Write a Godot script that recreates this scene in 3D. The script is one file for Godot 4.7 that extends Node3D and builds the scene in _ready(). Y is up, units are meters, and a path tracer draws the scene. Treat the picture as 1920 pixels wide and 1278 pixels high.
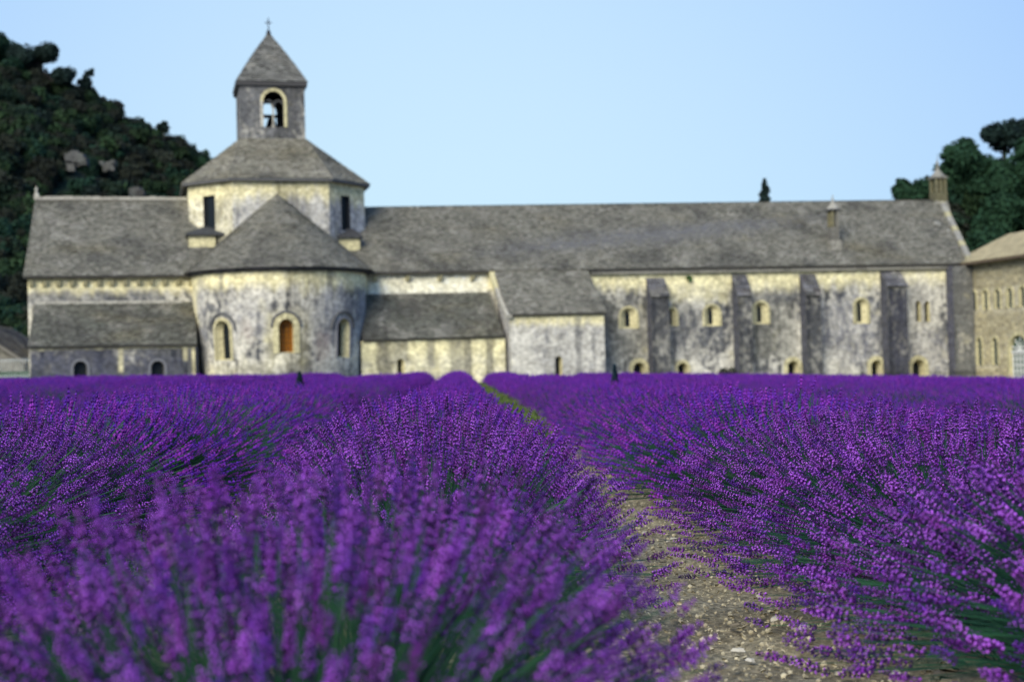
extends Node3D

const ROLL := deg_to_rad(1.5)
var rng := RandomNumberGenerator.new()
var noise := FastNoiseLite.new()
var fine := FastNoiseLite.new()
var M := {}
var church_frame: Transform3D


# ---------------------------------------------------------------- mesh building
class MB:
	var v := PackedVector3Array()
	var n := PackedVector3Array()
	var c := PackedColorArray()
	var uv := PackedVector2Array()

	func tri(a: Vector3, b: Vector3, d: Vector3, col := Color.WHITE) -> void:
		var m := (b - a).cross(d - a).normalized()
		v.append(a); v.append(d); v.append(b)
		for i in 3:
			n.append(m); c.append(col)

	func quad(a: Vector3, b: Vector3, d: Vector3, e: Vector3, col := Color.WHITE) -> void:
		tri(a, b, d, col)
		tri(a, d, e, col)

	func quad_uv(p: Array, t: Array) -> void:
		quad(p[0], p[1], p[2], p[3])
		for k in [0, 2, 1, 0, 3, 2]:
			uv.append(t[k])

	# a box between eight corners: a..d the lower ring (anticlockwise from above), e..h the upper
	func hexa(p: Array, col := Color.WHITE, bottom := true) -> void:
		quad(p[4], p[5], p[6], p[7], col)
		if bottom:
			quad(p[3], p[2], p[1], p[0], col)
		for i in 4:
			var j := (i + 1) % 4
			quad(p[i], p[j], p[4 + j], p[4 + i], col)

	func box(lo: Vector3, hi: Vector3, col := Color.WHITE) -> void:
		hexa([Vector3(lo.x, lo.y, hi.z), Vector3(hi.x, lo.y, hi.z), Vector3(hi.x, lo.y, lo.z), Vector3(lo.x, lo.y, lo.z),
			Vector3(lo.x, hi.y, hi.z), Vector3(hi.x, hi.y, hi.z), Vector3(hi.x, hi.y, lo.z), Vector3(lo.x, hi.y, lo.z)], col)

	func add(tv: PackedVector3Array, tn: PackedVector3Array, xf: Transform3D, col: Color) -> void:
		v.append_array(xf * tv)
		n.append_array(Transform3D(xf.basis.orthonormalized(), Vector3.ZERO) * tn)
		var cc := PackedColorArray()
		cc.resize(tv.size())
		cc.fill(col)
		c.append_array(cc)

	# a tube through points with a radius each
	func tube(p: Array, r: Array, sides: int, col := Color.WHITE) -> void:
		var last := []
		for i in p.size():
			var d: Vector3 = (p[mini(i + 1, p.size() - 1)] - p[maxi(i - 1, 0)]).normalized()
			var a: Vector3 = d.cross(Vector3(0.31, 0.12, 0.94)).normalized()
			var b := d.cross(a)
			var ring := []
			for k in sides:
				var t := TAU * k / sides
				ring.append(p[i] + (a * cos(t) + b * sin(t)) * r[i])
			if i > 0:
				for k in sides:
					var j := (k + 1) % sides
					quad(last[k], last[j], ring[j], ring[k], col)
			last = ring
		var top: Vector3 = p[p.size() - 1]
		for k in sides:
			tri(last[k], last[(k + 1) % sides], top, col)

	# a solid of revolution about +Y: profile of (radius, height), upwards
	func lathe(at: Vector3, profile: Array, sides: int, col := Color.WHITE) -> void:
		for i in profile.size() - 1:
			var p: Vector2 = profile[i]
			var q: Vector2 = profile[i + 1]
			for k in sides:
				var t0 := TAU * k / sides
				var t1 := TAU * (k + 1) / sides
				var a := Vector3(sin(t0), 0, cos(t0))
				var b := Vector3(sin(t1), 0, cos(t1))
				quad(at + a * p.x + Vector3.UP * p.y, at + b * p.x + Vector3.UP * p.y, at + b * q.x + Vector3.UP * q.y, at + a * q.x + Vector3.UP * q.y, col)

	func mesh() -> ArrayMesh:
		var a := []
		a.resize(Mesh.ARRAY_MAX)
		a[Mesh.ARRAY_VERTEX] = v
		a[Mesh.ARRAY_NORMAL] = n
		a[Mesh.ARRAY_COLOR] = c
		if uv.size() == v.size():
			a[Mesh.ARRAY_TEX_UV] = uv
		var m := ArrayMesh.new()
		m.add_surface_from_arrays(Mesh.PRIMITIVE_TRIANGLES, a)
		return m


# ---------------------------------------------------------------- nodes
var counts := {}
func numbered(called: String) -> String:
	counts[called] = counts.get(called, 0) + 1
	return called if counts[called] == 1 else "%s_%03d" % [called, counts[called] - 1]

func obj(called: String, what: Mesh, m: Material, parent: Node = null) -> MeshInstance3D:
	var o := MeshInstance3D.new()
	o.mesh = what
	o.material_override = m
	o.name = called if parent else numbered(called)
	(parent if parent else self).add_child(o, true)
	return o

func thing(called: String, label: String, category: String, at := Vector3.ZERO, turn := 0.0, group := "") -> Node3D:
	var o := Node3D.new()
	o.name = numbered(called)
	add_child(o, true)
	o.position = at
	o.rotation.y = turn
	return tag(o, label, category, group)

func tag(o: Node3D, label: String, category: String, group := "", kind := "") -> Node3D:
	o.set_meta("label", label)
	if category:
		o.set_meta("category", category)
	if group:
		o.set_meta("group", group)
	if kind:
		o.set_meta("kind", kind)
	return o

func mat(called: String, color: Color, rough := 0.9, vertex := false) -> StandardMaterial3D:
	var m := StandardMaterial3D.new()
	m.resource_name = called
	m.albedo_color = Color.WHITE if vertex else color.linear_to_srgb()
	m.vertex_color_use_as_albedo = vertex
	m.roughness = rough
	m.metallic_specular = 0.3
	return m

func grain(scale_lo: float, lo: float, hi: float, seed_: int, size := 256) -> NoiseTexture2D:
	var f := FastNoiseLite.new()
	f.seed = seed_
	f.noise_type = FastNoiseLite.TYPE_SIMPLEX_SMOOTH
	f.frequency = scale_lo
	f.fractal_octaves = 5
	f.fractal_gain = 0.6
	var t := NoiseTexture2D.new()
	t.width = size; t.height = size
	t.seamless = true
	t.noise = f
	var r := Gradient.new()
	r.set_color(0, Color(lo, lo, lo)); r.set_color(1, Color(hi, hi, hi))
	t.color_ramp = r
	return t


# ---------------------------------------------------------------- the lie of the land
const HEAD := Vector3(-0.036722, 0, -0.999326)    # the way the lavender rows run
const SIDE := Vector3(0.999326, 0, -0.036722)

func ground(x: float, z: float) -> float:
	var xc := clampf(x, -34, 36)
	return -xc * tan(ROLL) - 0.00045 * xc * xc * smoothstep(4.0, 30.0, -z)

func row_point(l: float, s: float) -> Vector3:
	var p := SIDE * l + HEAD * s
	p.y = ground(p.x, p.z)
	return p

func along(x: float, pts: Array) -> float:       # a polyline y(x)
	if x <= pts[0].x:
		return pts[0].y
	for i in pts.size() - 1:
		if x <= pts[i + 1].x:
			return lerpf(pts[i].y, pts[i + 1].y, (x - pts[i].x) / (pts[i + 1].x - pts[i].x))
	return pts[-1].y

var left_ridge := [Vector2(-150, 66), Vector2(-110, 60), Vector2(-77, 49), Vector2(-63, 40), Vector2(-56, 37), Vector2(-50, 33.5), Vector2(-42, 28.5), Vector2(-38, 25.5), Vector2(-34, 22), Vector2(-29, 17), Vector2(-18, 11), Vector2(0, 8), Vector2(40, 8), Vector2(80, 16), Vector2(150, 22)]
var right_ridge := [Vector2(8, 0), Vector2(20, 4), Vector2(26, 8.5), Vector2(31, 12.3), Vector2(36, 14.6), Vector2(41, 15.6), Vector2(50, 17.4), Vector2(70, 22), Vector2(150, 34)]

func hill(x: float, z: float) -> float:
	var t := clampf((-z - 97.0) / 82.0, 0, 1)
	var h: float = along(x, left_ridge) * pow(t, 0.8) * (1.0 - 0.4 * smoothstep(184.0, 260.0, -z))
	var u := clampf((-z - 97.0 - 0.12 * maxf(0, 30 - x)) / 17.0, 0, 1)
	h = maxf(h, along(x, right_ridge) * smoothstep(0, 1, u))
	return ground(x, z) - 0.4 + h + noise.get_noise_2d(x * 2.2, z * 2.2) * 2.2 * minf(1.0, h * 0.2)


# ---------------------------------------------------------------- lavender
func floret_templates() -> Dictionary:
	var calyx := MB.new()                     # an elongated bud along +Y
	var k := 4
	for i in k:
		var a := Vector3(cos(TAU * i / k), 0.0, sin(TAU * i / k)) * 0.0030 + Vector3(0, 0.0055, 0)
		var b := Vector3(cos(TAU * (i + 1) / k), 0.0, sin(TAU * (i + 1) / k)) * 0.0030 + Vector3(0, 0.0055, 0)
		calyx.tri(b, a, Vector3(0, 0, 0))
		calyx.tri(a, b, Vector3(0, 0.0115, 0))
	var corolla := MB.new()                   # the open flower at the mouth of the bud, a bead with two lips
	var o := Vector3(0, 0.0125, 0)
	for i in 4:
		var d := Vector3(cos(TAU * i / 4), 0, sin(TAU * i / 4)) * (0.0036 if i % 2 else 0.0044)
		var e := Vector3(cos(TAU * (i + 1) / 4), 0, sin(TAU * (i + 1) / 4)) * (0.0044 if i % 2 else 0.0036)
		corolla.tri(o + e, o + d, o - Vector3(0, 0.003, 0))
		corolla.tri(o + d, o + e, o + Vector3(0, 0.0026, 0))
	var blob := MB.new()
	for i in 4:
		var a := Vector3(cos(TAU * i / 4), 0, sin(TAU * i / 4))
		var b := Vector3(cos(TAU * (i + 1) / 4), 0, sin(TAU * (i + 1) / 4))
		blob.tri(b, a, Vector3(0, -0.9, 0))
		blob.tri(a, b, Vector3(0, 1, 0))
	return {"calyx": calyx, "corolla": corolla, "blob": blob}

# one flower spike along +Y as [dark buds, bright petals]
func spike(parts: Dictionary, fullness: int) -> Array:
	var dark := MB.new()
	var bright := MB.new()
	var whorls := rng.randi_range(5, 6)
	var y := 0.0
	for w in whorls:
		var many := fullness if w < whorls - 1 else fullness - 2
		var wide := lerpf(0.88, 0.62, float(w) / whorls)
		var off := rng.randf() * TAU
		for i in many:
			var a := off + TAU * i / many + rng.randf_range(-0.25, 0.25)
			var lean := rng.randf_range(0.55, 0.95) if w < whorls - 1 else rng.randf_range(0.1, 0.5)
			var b := Basis(Vector3.UP, a) * Basis(Vector3.RIGHT, lean)
			var xf := Transform3D(b.scaled(Vector3.ONE * wide * rng.randf_range(0.85, 1.15)), Vector3(0, y + rng.randf_range(-0.0038, 0.0038), 0) + Basis(Vector3.UP, a) * Vector3(0, 0, 0.0018))
			dark.add(parts.calyx.v, parts.calyx.n, xf, Color.WHITE)
			if rng.randf() < 0.62:
				bright.add(parts.corolla.v, parts.corolla.n, xf, Color.WHITE)
		y += 0.016 if w == 0 and rng.randf() < 0.6 else 0.0104
	return [dark, bright]

# where the stems of a bush go: tip, direction there, root and bend
func stem_lines(many: int, wide: float, deep: float, tall: float) -> Array:
	var out := []
	while out.size() < many:
		var a := rng.randf() * TAU
		var up := pow(rng.randf(), 0.66)                # sine of the elevation
		up = clampf(up, 0.05, 1.0)
		if up < 0.20 and rng.randf() < 0.35:
			continue
		var flat := sqrt(1 - up * up)
		var reach := rng.randf_range(0.82, 1.06) if rng.randf() < 0.85 else rng.randf_range(0.62, 0.9)
		# stems stand in tufts, so the outline of a bush is uneven
		reach *= 1.0 + 0.10 * fine.get_noise_3d(cos(a) * flat * 60, up * 60, sin(a) * flat * 60 + many)
		var tip := Vector3(cos(a) * flat * wide, up * tall + 0.05 * flat, sin(a) * flat * deep) * reach
		var root := Vector3(cos(a), 0, sin(a)) * rng.randf() * 0.14
		var bend := root.lerp(tip, 0.5) + Vector3(0, 0.10 * flat + 0.02, 0) + Vector3(rng.randf_range(-1, 1), rng.randf_range(-1, 1), rng.randf_range(-1, 1)) * 0.025
		var way := (tip - bend).normalized()
		way = (way + Vector3(0, 0.36, 0) + Vector3(rng.randf_range(-1, 1), rng.randf_range(-1, 1), rng.randf_range(-1, 1)) * 0.13).normalized()
		out.append([tip, way, root, bend])
	return out

func facing(way: Vector3) -> Basis:
	var s := way.cross(Vector3(0.3, 0.1, 0.95)).normalized()
	return Basis(s, way, s.cross(way)) * Basis(Vector3.UP, rng.randf() * TAU)

const PURPLES := [Color(0.150, 0.021, 0.295), Color(0.105, 0.018, 0.29), Color(0.195, 0.027, 0.305), Color(0.080, 0.018, 0.27)]
const BUDS := [Color(0.044, 0.006, 0.090), Color(0.034, 0.005, 0.085), Color(0.054, 0.008, 0.095), Color(0.028, 0.007, 0.080)]
const STEMS := [Color(0.009, 0.046, 0.027), Color(0.013, 0.060, 0.029), Color(0.008, 0.036, 0.025), Color(0.020, 0.070, 0.030)]

func make_bush(parts: Dictionary, spikes: Array, level: int) -> Dictionary:
	var flowers := MB.new()
	var stems := MB.new()
	var many: int = [1120, 860, 520][level]
	for line in stem_lines(many, 0.74, 0.64, 0.51):
		var tip: Vector3 = line[0]
		var big := rng.randf_range(0.68, 1.0)
		var b := facing(line[1])
		var k := rng.randi() % 4
		if level == 0:
			var s: Array = spikes[rng.randi() % spikes.size()]
			var xf := Transform3D(b.scaled_local(Vector3.ONE * big), tip)
			var age := rng.randf_range(0.55, 1.3) if rng.randf() < 0.9 else 0.35
			flowers.add(s[0].v, s[0].n, xf, (BUDS[k] * age).lerp(Color(0.05, 0.045, 0.07), 0.35 * rng.randf()))
			flowers.add(s[1].v, s[1].n, xf, (PURPLES[k] * age).lerp(Color(0.43, 0.115, 0.70), pow(rng.randf(), 1.5) * 0.95))
		elif level == 1:
			var y := 0.0
			for i in 4:
				var wide := 0.0078 * rng.randf_range(0.8, 1.2) * big * (0.7 if i == 3 else 1.0)
				var at: Vector3 = tip + b.y * y * big + Vector3(rng.randf_range(-1, 1), 0, rng.randf_range(-1, 1)) * 0.003
				flowers.add(parts.blob.v, parts.blob.n, Transform3D(b.scaled_local(Vector3(wide, 0.0105 * big, wide)), at), BUDS[k].lerp(PURPLES[k], rng.randf_range(0.15, 1.15)))
				y += rng.randf_range(0.014, 0.020)
		else:
			for i in 2:
				flowers.add(parts.blob.v, parts.blob.n, Transform3D(b.scaled_local(Vector3(0.016, 0.028, 0.016) * big), tip + b.y * 0.045 * i), BUDS[k].lerp(PURPLES[k], rng.randf_range(0.3, 0.95)))
		if level < 2 or rng.randf() < 0.4:
			var p0: Vector3 = line[2]
			var p1: Vector3 = line[3]
			var pts := []
			var rad := []
			var parts_many := 4 if level == 0 else 3
			for i in parts_many:
				var t := float(i) / (parts_many - 1)
				pts.append(p0.lerp(p1, t).lerp(p1.lerp(tip, t), t))
				rad.append(lerpf(0.0017, 0.0011, t) * [1.0, 1.4, 3.0][level])
			stems.tube(pts, rad, 3, STEMS[k])
	var leaves := MB.new()                     # the low grey-green foliage the stems rise from
	for i in [700, 380, 150][level]:
		var a := rng.randf() * TAU
		var up := rng.randf_range(0.05, 1.0)
		var flat := sqrt(1 - up * up)
		var reach := rng.randf_range(0.35, 0.78)
		var at := Vector3(cos(a) * flat * 0.72, up * 0.42, sin(a) * flat * 0.6) * reach * rng.randf_range(0.5, 1.0)
		var d := (at + Vector3(0, 0.12, 0) + Vector3(rng.randf_range(-1, 1), rng.randf_range(-0.5, 1), rng.randf_range(-1, 1)) * 0.2).normalized()
		var e := d.cross(Vector3(rng.randf_range(-1, 1), 0.2, rng.randf_range(-1, 1))).normalized()
		var long: float = rng.randf_range(0.05, 0.10) * [1.0, 1.5, 2.4][level]
		var wide: float = 0.0032 * [1.0, 1.8, 5.0][level]
		var col: Color = STEMS[i % 4].lerp(Color(0.03, 0.075, 0.05), rng.randf() * 0.5)
		leaves.quad(at - e * wide * 0.5, at + d * long * 0.5 - e * wide, at + d * long, at + d * long * 0.5 + e * wide, col)
	return {"flowers": flowers.mesh(), "stems": stems.mesh(), "leaves": leaves.mesh()}

func put_bush(set_: Dictionary, at: Vector3, turn: float, size: Vector3, label: String, group: String) -> void:
	var t := thing("lavender_bush", label, "lavender", at, turn, group)
	t.scale = size
	for k in ["flowers", "stems", "leaves"]:
		obj(k, set_[k], M.lavender, t).set_meta("kind", "stuff")

func lavender_field() -> void:
	var parts := floret_templates()
	var spikes := []
	for i in 6:
		spikes.append(spike(parts, 5 + i % 2))
	var sets := []
	for level in 3:
		var s := []
		for i in [3, 4, 3][level]:
			s.append(make_bush(parts, spikes, level))
		sets.append(s)
	var spots := []
	for k in range(-15, 16):
		var l := -0.15 + 2.0 * k + (-0.14 if k == 1 else (0.24 if k == -1 else 0.0))
		var s := 1.95 if k == 0 else 1.5 + rng.randf() * 0.5
		var end := 69.5 + rng.randf_range(-0.5, 0.5) + 0.25 * absf(k)
		while s < end:
			var big := rng.randf_range(0.92, 1.08)
			var size := Vector3(big * lerpf(1.06, 0.86, smoothstep(8, 25, s)), big * rng.randf_range(0.92, 1.08), big)
			if k == 0:
				size = Vector3(0.86, 1.15, 0.84) if s < 3 else Vector3(lerpf(0.92, 0.80, smoothstep(7, 14, s)) * big, 1.10 * big, 0.95)
			elif absi(k) == 1:
				size = Vector3(lerpf(1.27 if k > 0 else 1.13, 0.86, smoothstep(10, 20, s)), lerpf(1.17, 1.04, smoothstep(9, 20, s)), 1.05) * big
			elif absi(k) == 2:
				size.y *= 0.88
			var p := row_point(l + rng.randf_range(-0.06, 0.06) - (0.10 if k == 0 and s < 3 else 0.0), s)
			# only what the frame, or a step to the side of it, can see
			if absf(p.x) < 0.372 * -p.z + 2.6:
				spots.append({"k": k, "s": s, "p": p, "size": size})
			if k == 0 and s < 3:
				s = 2.5 if s < 2.2 else 4.35
			else:
				s += rng.randf_range(0.72, 0.86)
	spots.sort_custom(func(a, b): return a.p.length_squared() < b.p.length_squared())
	var names := {-3: "third", -2: "second", -1: "first", 1: "first", 2: "second", 3: "third", 4: "fourth", 5: "fifth", 6: "sixth", 7: "seventh", -4: "fourth", -5: "fifth", -6: "sixth", -7: "seventh"}
	var near := {}
	var far := [[], [], []]
	for i in spots.size():
		var q: Dictionary = spots[i]
		var size: Vector3 = q.size * Vector3(1, rng.randf_range(0.95, 1.04), 1)
		var turn := (PI if rng.randf() < 0.5 else 0.0) + rng.randf_range(-0.35, 0.35) + 0.0367
		if i >= 300:
			far[rng.randi() % 3].append(Transform3D(Basis(Vector3.UP, turn).scaled_local(size), q.p))
			continue
		var level := 0 if q.p.length() < 6.6 else 1
		var pick: Array = sets[level]
		var row: String
		if q.k == 0:
			row = "the middle row running to the abbey"
		else:
			row = "the %s row %s of the middle one" % [names.get(q.k, "outer"), "left" if q.k < 0 else "right"]
		var n: int = near.get(q.k, 0)
		near[q.k] = n + 1
		var label: String
		if n < 9:
			label = "%s purple lavender bush in %s" % [["nearest", "second nearest", "third nearest", "fourth nearest", "fifth nearest", "sixth nearest", "seventh nearest", "eighth nearest", "ninth nearest"][n], row]
		else:
			label = "purple lavender bush in the %s of %s" % ["middle stretch" if q.s < 18.0 else "distant end", row]
		put_bush(pick[rng.randi() % pick.size()], q.p, turn, size, label, "lavender bushes in " + row)
	var root := Node3D.new()
	root.name = "lavender_field"
	add_child(root)
	tag(root, "far rows of purple lavender merging before the abbey walls", "lavender", "", "stuff")
	for i in 3:
		for k in ["flowers", "stems", "leaves"]:
			multi(k, sets[2][i][k], M.lavender, far[i], root)

func multi(called: String, mesh: Mesh, m: Material, where: Array, parent: Node = null, tints: Array = []) -> MultiMeshInstance3D:
	var mm := MultiMesh.new()
	mm.transform_format = MultiMesh.TRANSFORM_3D
	mm.use_colors = tints.size() > 0
	mm.mesh = mesh
	mm.instance_count = where.size()
	for i in where.size():
		mm.set_instance_transform(i, where[i])
		if tints.size():
			mm.set_instance_color(i, tints[i])
	var o := MultiMeshInstance3D.new()
	o.multimesh = mm
	o.material_override = m
	o.name = called if parent else numbered(called)
	o.set_meta("kind", "stuff")
	(parent if parent else self).add_child(o, true)
	return o


# ---------------------------------------------------------------- stone
const CREAM := Color(0.75, 0.69, 0.40)
const PALE := Color(0.57, 0.55, 0.46)
const GRAY := Color(0.108, 0.111, 0.112)
const DARK := Color(0.030, 0.034, 0.042)

# A weathered wall as a picture: clean stone sheltered under the eaves, grey lichen and run-off below.
# marks: [u0, u1, v0, v1, softness, colour, strength]; a few are painted shade
func weather(u0: float, u1: float, v0: float, v1: float, top: Callable, shelter: float, dirt: float, marks: Array, seed_: int, px := 14.0, tone := Color.WHITE) -> ImageTexture:
	var w := int((u1 - u0) * px)
	var h := int((v1 - v0) * px)
	var im := Image.create(w, h, false, Image.FORMAT_RGB8)
	var o := seed_ * 137.0
	for y in h:
		var v := v1 - (y + 0.5) / px
		for x in w:
			var u := u0 + (x + 0.5) / px
			var a := noise.get_noise_2d(u * 7.0 + o, v * 5.0) * 0.5 + 0.5
			var b := noise.get_noise_2d(u * 30.0 + o, v * 4.0 + 50) * 0.5 + 0.5       # drips
			var f := fine.get_noise_2d(u * 40.0 + o, v * 34.0) * 0.5 + 0.5
			var course := floori(v / 0.34)
			var block := fposmod(sin(course * 12.9898 + floori((u + course * 0.23) / 0.52) * 78.233 + seed_) * 43758.5453, 1.0)
			var col := PALE.lerp(GRAY, smoothstep(0.66 - dirt * 0.5, 0.92 - dirt * 0.5, a * 0.50 + b * 0.20 + f * 0.45))
			col = col.lerp(CREAM, 0.45 * smoothstep(0.60, 0.80, noise.get_noise_2d(u * 9.0 - o, v * 8.0 + 90) * 0.5 + 0.5 - dirt * 0.12))
			col = col.lerp(DARK, 0.9 * smoothstep(0.64 - dirt * 0.12, 0.80 - dirt * 0.08, b * 0.75 + f * 0.3))
			var below: float = top.call(u) - v
			col = col.lerp(CREAM.lerp(PALE, smoothstep(0.5, 0.9, f) * 0.5), smoothstep(shelter * (1.5 + b - 0.5), shelter * (0.3 + 0.5 * b), below))
			for m in marks:
				var s: float = m[4]
				var k := smoothstep(m[0] - s, m[0] + s, u + (a - 0.5) * s) * smoothstep(m[1] + s, m[1] - s, u + (f - 0.5) * s) * smoothstep(m[2] - s, m[2] + s, v + (b - 0.5) * s * 2) * smoothstep(m[3] + s, m[3] - s, v + (b - 0.5) * s * 3)
				col = col.lerp(m[5], k * m[6] * (0.75 + 0.5 * (f - 0.5)))
			col = Color(col.r * tone.r, col.g * tone.g, col.b * tone.b) * (0.78 + 0.44 * f) * (0.42 + 1.16 * (fine.get_noise_2d(u * 60.0 + o, v * 85.0) * 0.5 + 0.5)) * (0.82 + 0.36 * block)
			im.set_pixel(x, y, col.linear_to_srgb())
	return ImageTexture.create_from_image(im)

func wall_mat(tex: Texture2D) -> StandardMaterial3D:
	var m := StandardMaterial3D.new()
	m.resource_name = "weathered stone"
	m.albedo_texture = tex
	m.texture_repeat = false
	m.roughness = 0.95
	m.metallic_specular = 0.2
	m.detail_enabled = true
	m.detail_blend_mode = BaseMaterial3D.BLEND_MODE_MUL
	m.detail_albedo = M.grain_tex
	m.detail_uv_layer = BaseMaterial3D.DETAIL_UV_2
	m.uv2_triplanar = true
	m.uv2_scale = Vector3.ONE * 0.45
	return m

# hole: {c, hw, v0, v1} round-headed
func hole_top(h: Dictionary, u: float) -> float:
	var d: float = u - h.c
	return h.v1 - h.hw + sqrt(maxf(0, h.hw * h.hw - d * d)) if h.get("arch", true) else h.v1

func wall(pt: Callable, u0: float, u1: float, v0: float, top: Callable, holes: Array, frame: Rect2, step := 4.0) -> MB:
	var mb := MB.new()
	var cuts := [u0, u1]
	var x := u0 + step
	while x < u1:
		cuts.append(x); x += step
	for h in holes:
		for i in 9:
			cuts.append(h.c + h.hw * cos(PI * i / 8.0))
	cuts.sort()
	for i in cuts.size() - 1:
		var a: float = cuts[i]
		var b: float = cuts[i + 1]
		if b - a < 0.001 or a < u0 - 0.001 or b > u1 + 0.001:
			continue
		var inside := []
		for h in holes:
			if absf((a + b) / 2 - h.c) < h.hw:
				inside.append(h)
		inside.sort_custom(func(p, q): return p.v0 < q.v0)
		var la := v0
		var lb := v0
		for h in inside:
			piece(mb, pt, a, b, la, lb, h.v0, h.v0, frame)
			la = hole_top(h, a); lb = hole_top(h, b)
		piece(mb, pt, a, b, la, lb, top.call(a), top.call(b), frame)
	return mb

func piece(mb: MB, pt: Callable, a: float, b: float, la: float, lb: float, ta: float, tb: float, f: Rect2) -> void:
	var p := [Vector2(a, la), Vector2(b, lb), Vector2(b, tb), Vector2(a, ta)]
	var q := []
	var t := []
	for e in p:
		q.append(pt.call(e.x, e.y))
		t.append(Vector2((e.x - f.position.x) / f.size.x, 1.0 - (e.y - f.position.y) / f.size.y))
	mb.quad_uv(q, t)

# The window set into a hole: splayed reveal, pane behind, and a surround of dressed stones on the face.
func window(parent: Node, pt: Callable, h: Dictionary, depth: float, squeeze: Vector2, pane_m: Material, ring := 0.0, ring_m: Material = null, tone_in := CREAM) -> MeshInstance3D:
	var outer := []
	var arch: bool = h.get("arch", true)
	outer.append(Vector2(h.c - h.hw, h.v0))
	if arch:
		for i in 11:
			outer.append(Vector2(h.c - h.hw * cos(PI * i / 10.0), h.v1 - h.hw + h.hw * sin(PI * i / 10.0)))
	else:
		outer.append(Vector2(h.c - h.hw, h.v1)); outer.append(Vector2(h.c + h.hw, h.v1))
	outer.append(Vector2(h.c + h.hw, h.v0))
	var mid := Vector2(h.c, lerpf(h.v0, h.v1, 0.45))
	var e := 0.01
	var normal: Vector3 = (pt.call(h.c + e, mid.y) - pt.call(h.c - e, mid.y)).cross(pt.call(h.c, mid.y + e) - pt.call(h.c, mid.y - e)).normalized()
	var reveal := MB.new()
	var pane := MB.new()
	var po := []
	var pi_ := []
	for q in outer:
		po.append(pt.call(q.x, q.y))
		var s: Vector2 = mid + (q - mid) * squeeze
		pi_.append(pt.call(s.x, s.y) - normal * depth)
	var n := po.size()
	for i in n:
		var j := (i + 1) % n
		reveal.quad(po[j], po[i], pi_[i], pi_[j], tone_in)
	var centre: Vector3 = Vector3.ZERO
	for q in pi_:
		centre += q / n
	for i in n:
		pane.tri(pi_[(i + 1) % n] + normal * 0.02, pi_[i] + normal * 0.02, centre + normal * 0.02)
	var o := obj("window", reveal.mesh(), M.stone, parent)
	obj("pane", pane.mesh(), pane_m, o)
	if ring > 0:
		var st := MB.new()
		for i in n - 1:
			var a: Vector2 = outer[i]
			var b: Vector2 = outer[i + 1]
			var c2 := Vector2(h.c, clampf(a.y, h.v0, h.v1 - h.hw))
			var d2 := Vector2(h.c, clampf(b.y, h.v0, h.v1 - h.hw))
			var ga: Vector2 = a + (a - c2).normalized() * ring
			var gb: Vector2 = b + (b - d2).normalized() * ring
			var tone: Color = CREAM * rng.randf_range(0.74, 1.06)
			var lo: Array = []
			for q in [a, b, gb, ga]:
				lo.append(pt.call(q.x, q.y))
			var hi := []
			for q in lo:
				hi.append(q + normal * 0.06)
			st.quad(hi[0], hi[3], hi[2], hi[1], tone)
			for k in 4:
				var k2 := (k + 1) % 4
				st.quad(lo[k2], lo[k], hi[k], hi[k2], tone)
		obj("surround", st.mesh(), ring_m if ring_m else M.stone, o)
	return o

# A roof of stone slates laid in courses over point(a, t): a from 0 to 1 along the eave, t from 0 at the eave to 1 at the top.
func slates(pt: Callable, courses: int, width: float, tint: Callable, thick := 0.05, jig := 1.0) -> MB:
	var mb := MB.new()
	for r in courses:
		var t0 := (r - 0.12) / courses
		var t1 := (r + 1.35) / courses
		if t1 > 1.02:
			t1 = 1.02
		var long: float = 0.0
		var last: Vector3 = pt.call(0.0, maxf(t0, 0.0))
		for i in 16:
			var q: Vector3 = pt.call((i + 1) / 16.0, maxf(t0, 0.0))
			long += last.distance_to(q)
			last = q
		var a := 0.0
		var first := true
		while a < 0.9999 and long > 0.02:
			var da := width * rng.randf_range(0.65, 1.4) / long
			if first:
				da *= rng.randf_range(0.4, 1.0); first = false
			var b := minf(1.0, a + da)
			if 1.0 - b < 0.3 * width / long:
				b = 1.0
			var gap := 0.012 / long
			var p0: Vector3 = pt.call(a + gap, t0)
			var p1: Vector3 = pt.call(b - gap, t0)
			var p2: Vector3 = pt.call(b - gap, t1)
			var p3: Vector3 = pt.call(a + gap, t1)
			var up: Vector3 = (p1 - p0).cross(p3 - p0).normalized()
			if up.y < 0:
				up = -up
			var lift := thick * rng.randf_range(0.85, 1.5) * jig
			var drop := (p0 - p3).normalized() * rng.randf_range(-0.02, 0.02) * jig
			var col: Color = tint.call((p0 + p1) * 0.5)
			col = col * rng.randf_range(0.62, 1.38)
			var h0 := p0 + up * lift + drop
			var h1 := p1 + up * lift + drop
			var h2 := p2 + up * 0.006
			var h3 := p3 + up * 0.006
			mb.quad(h0, h1, h2, h3, col)
			mb.quad(p0 + drop, p1 + drop, h1, h0, col)
			mb.tri(p0 + drop, h0, h3, col)
			mb.tri(p1 + drop, p2, h1, col)
			a = b
	return mb

func slab4(a: Vector3, b: Vector3, c: Vector3, d: Vector3) -> Callable:
	return func(x: float, t: float) -> Vector3: return a.lerp(b, x).lerp(d.lerp(c, x), t)

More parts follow.
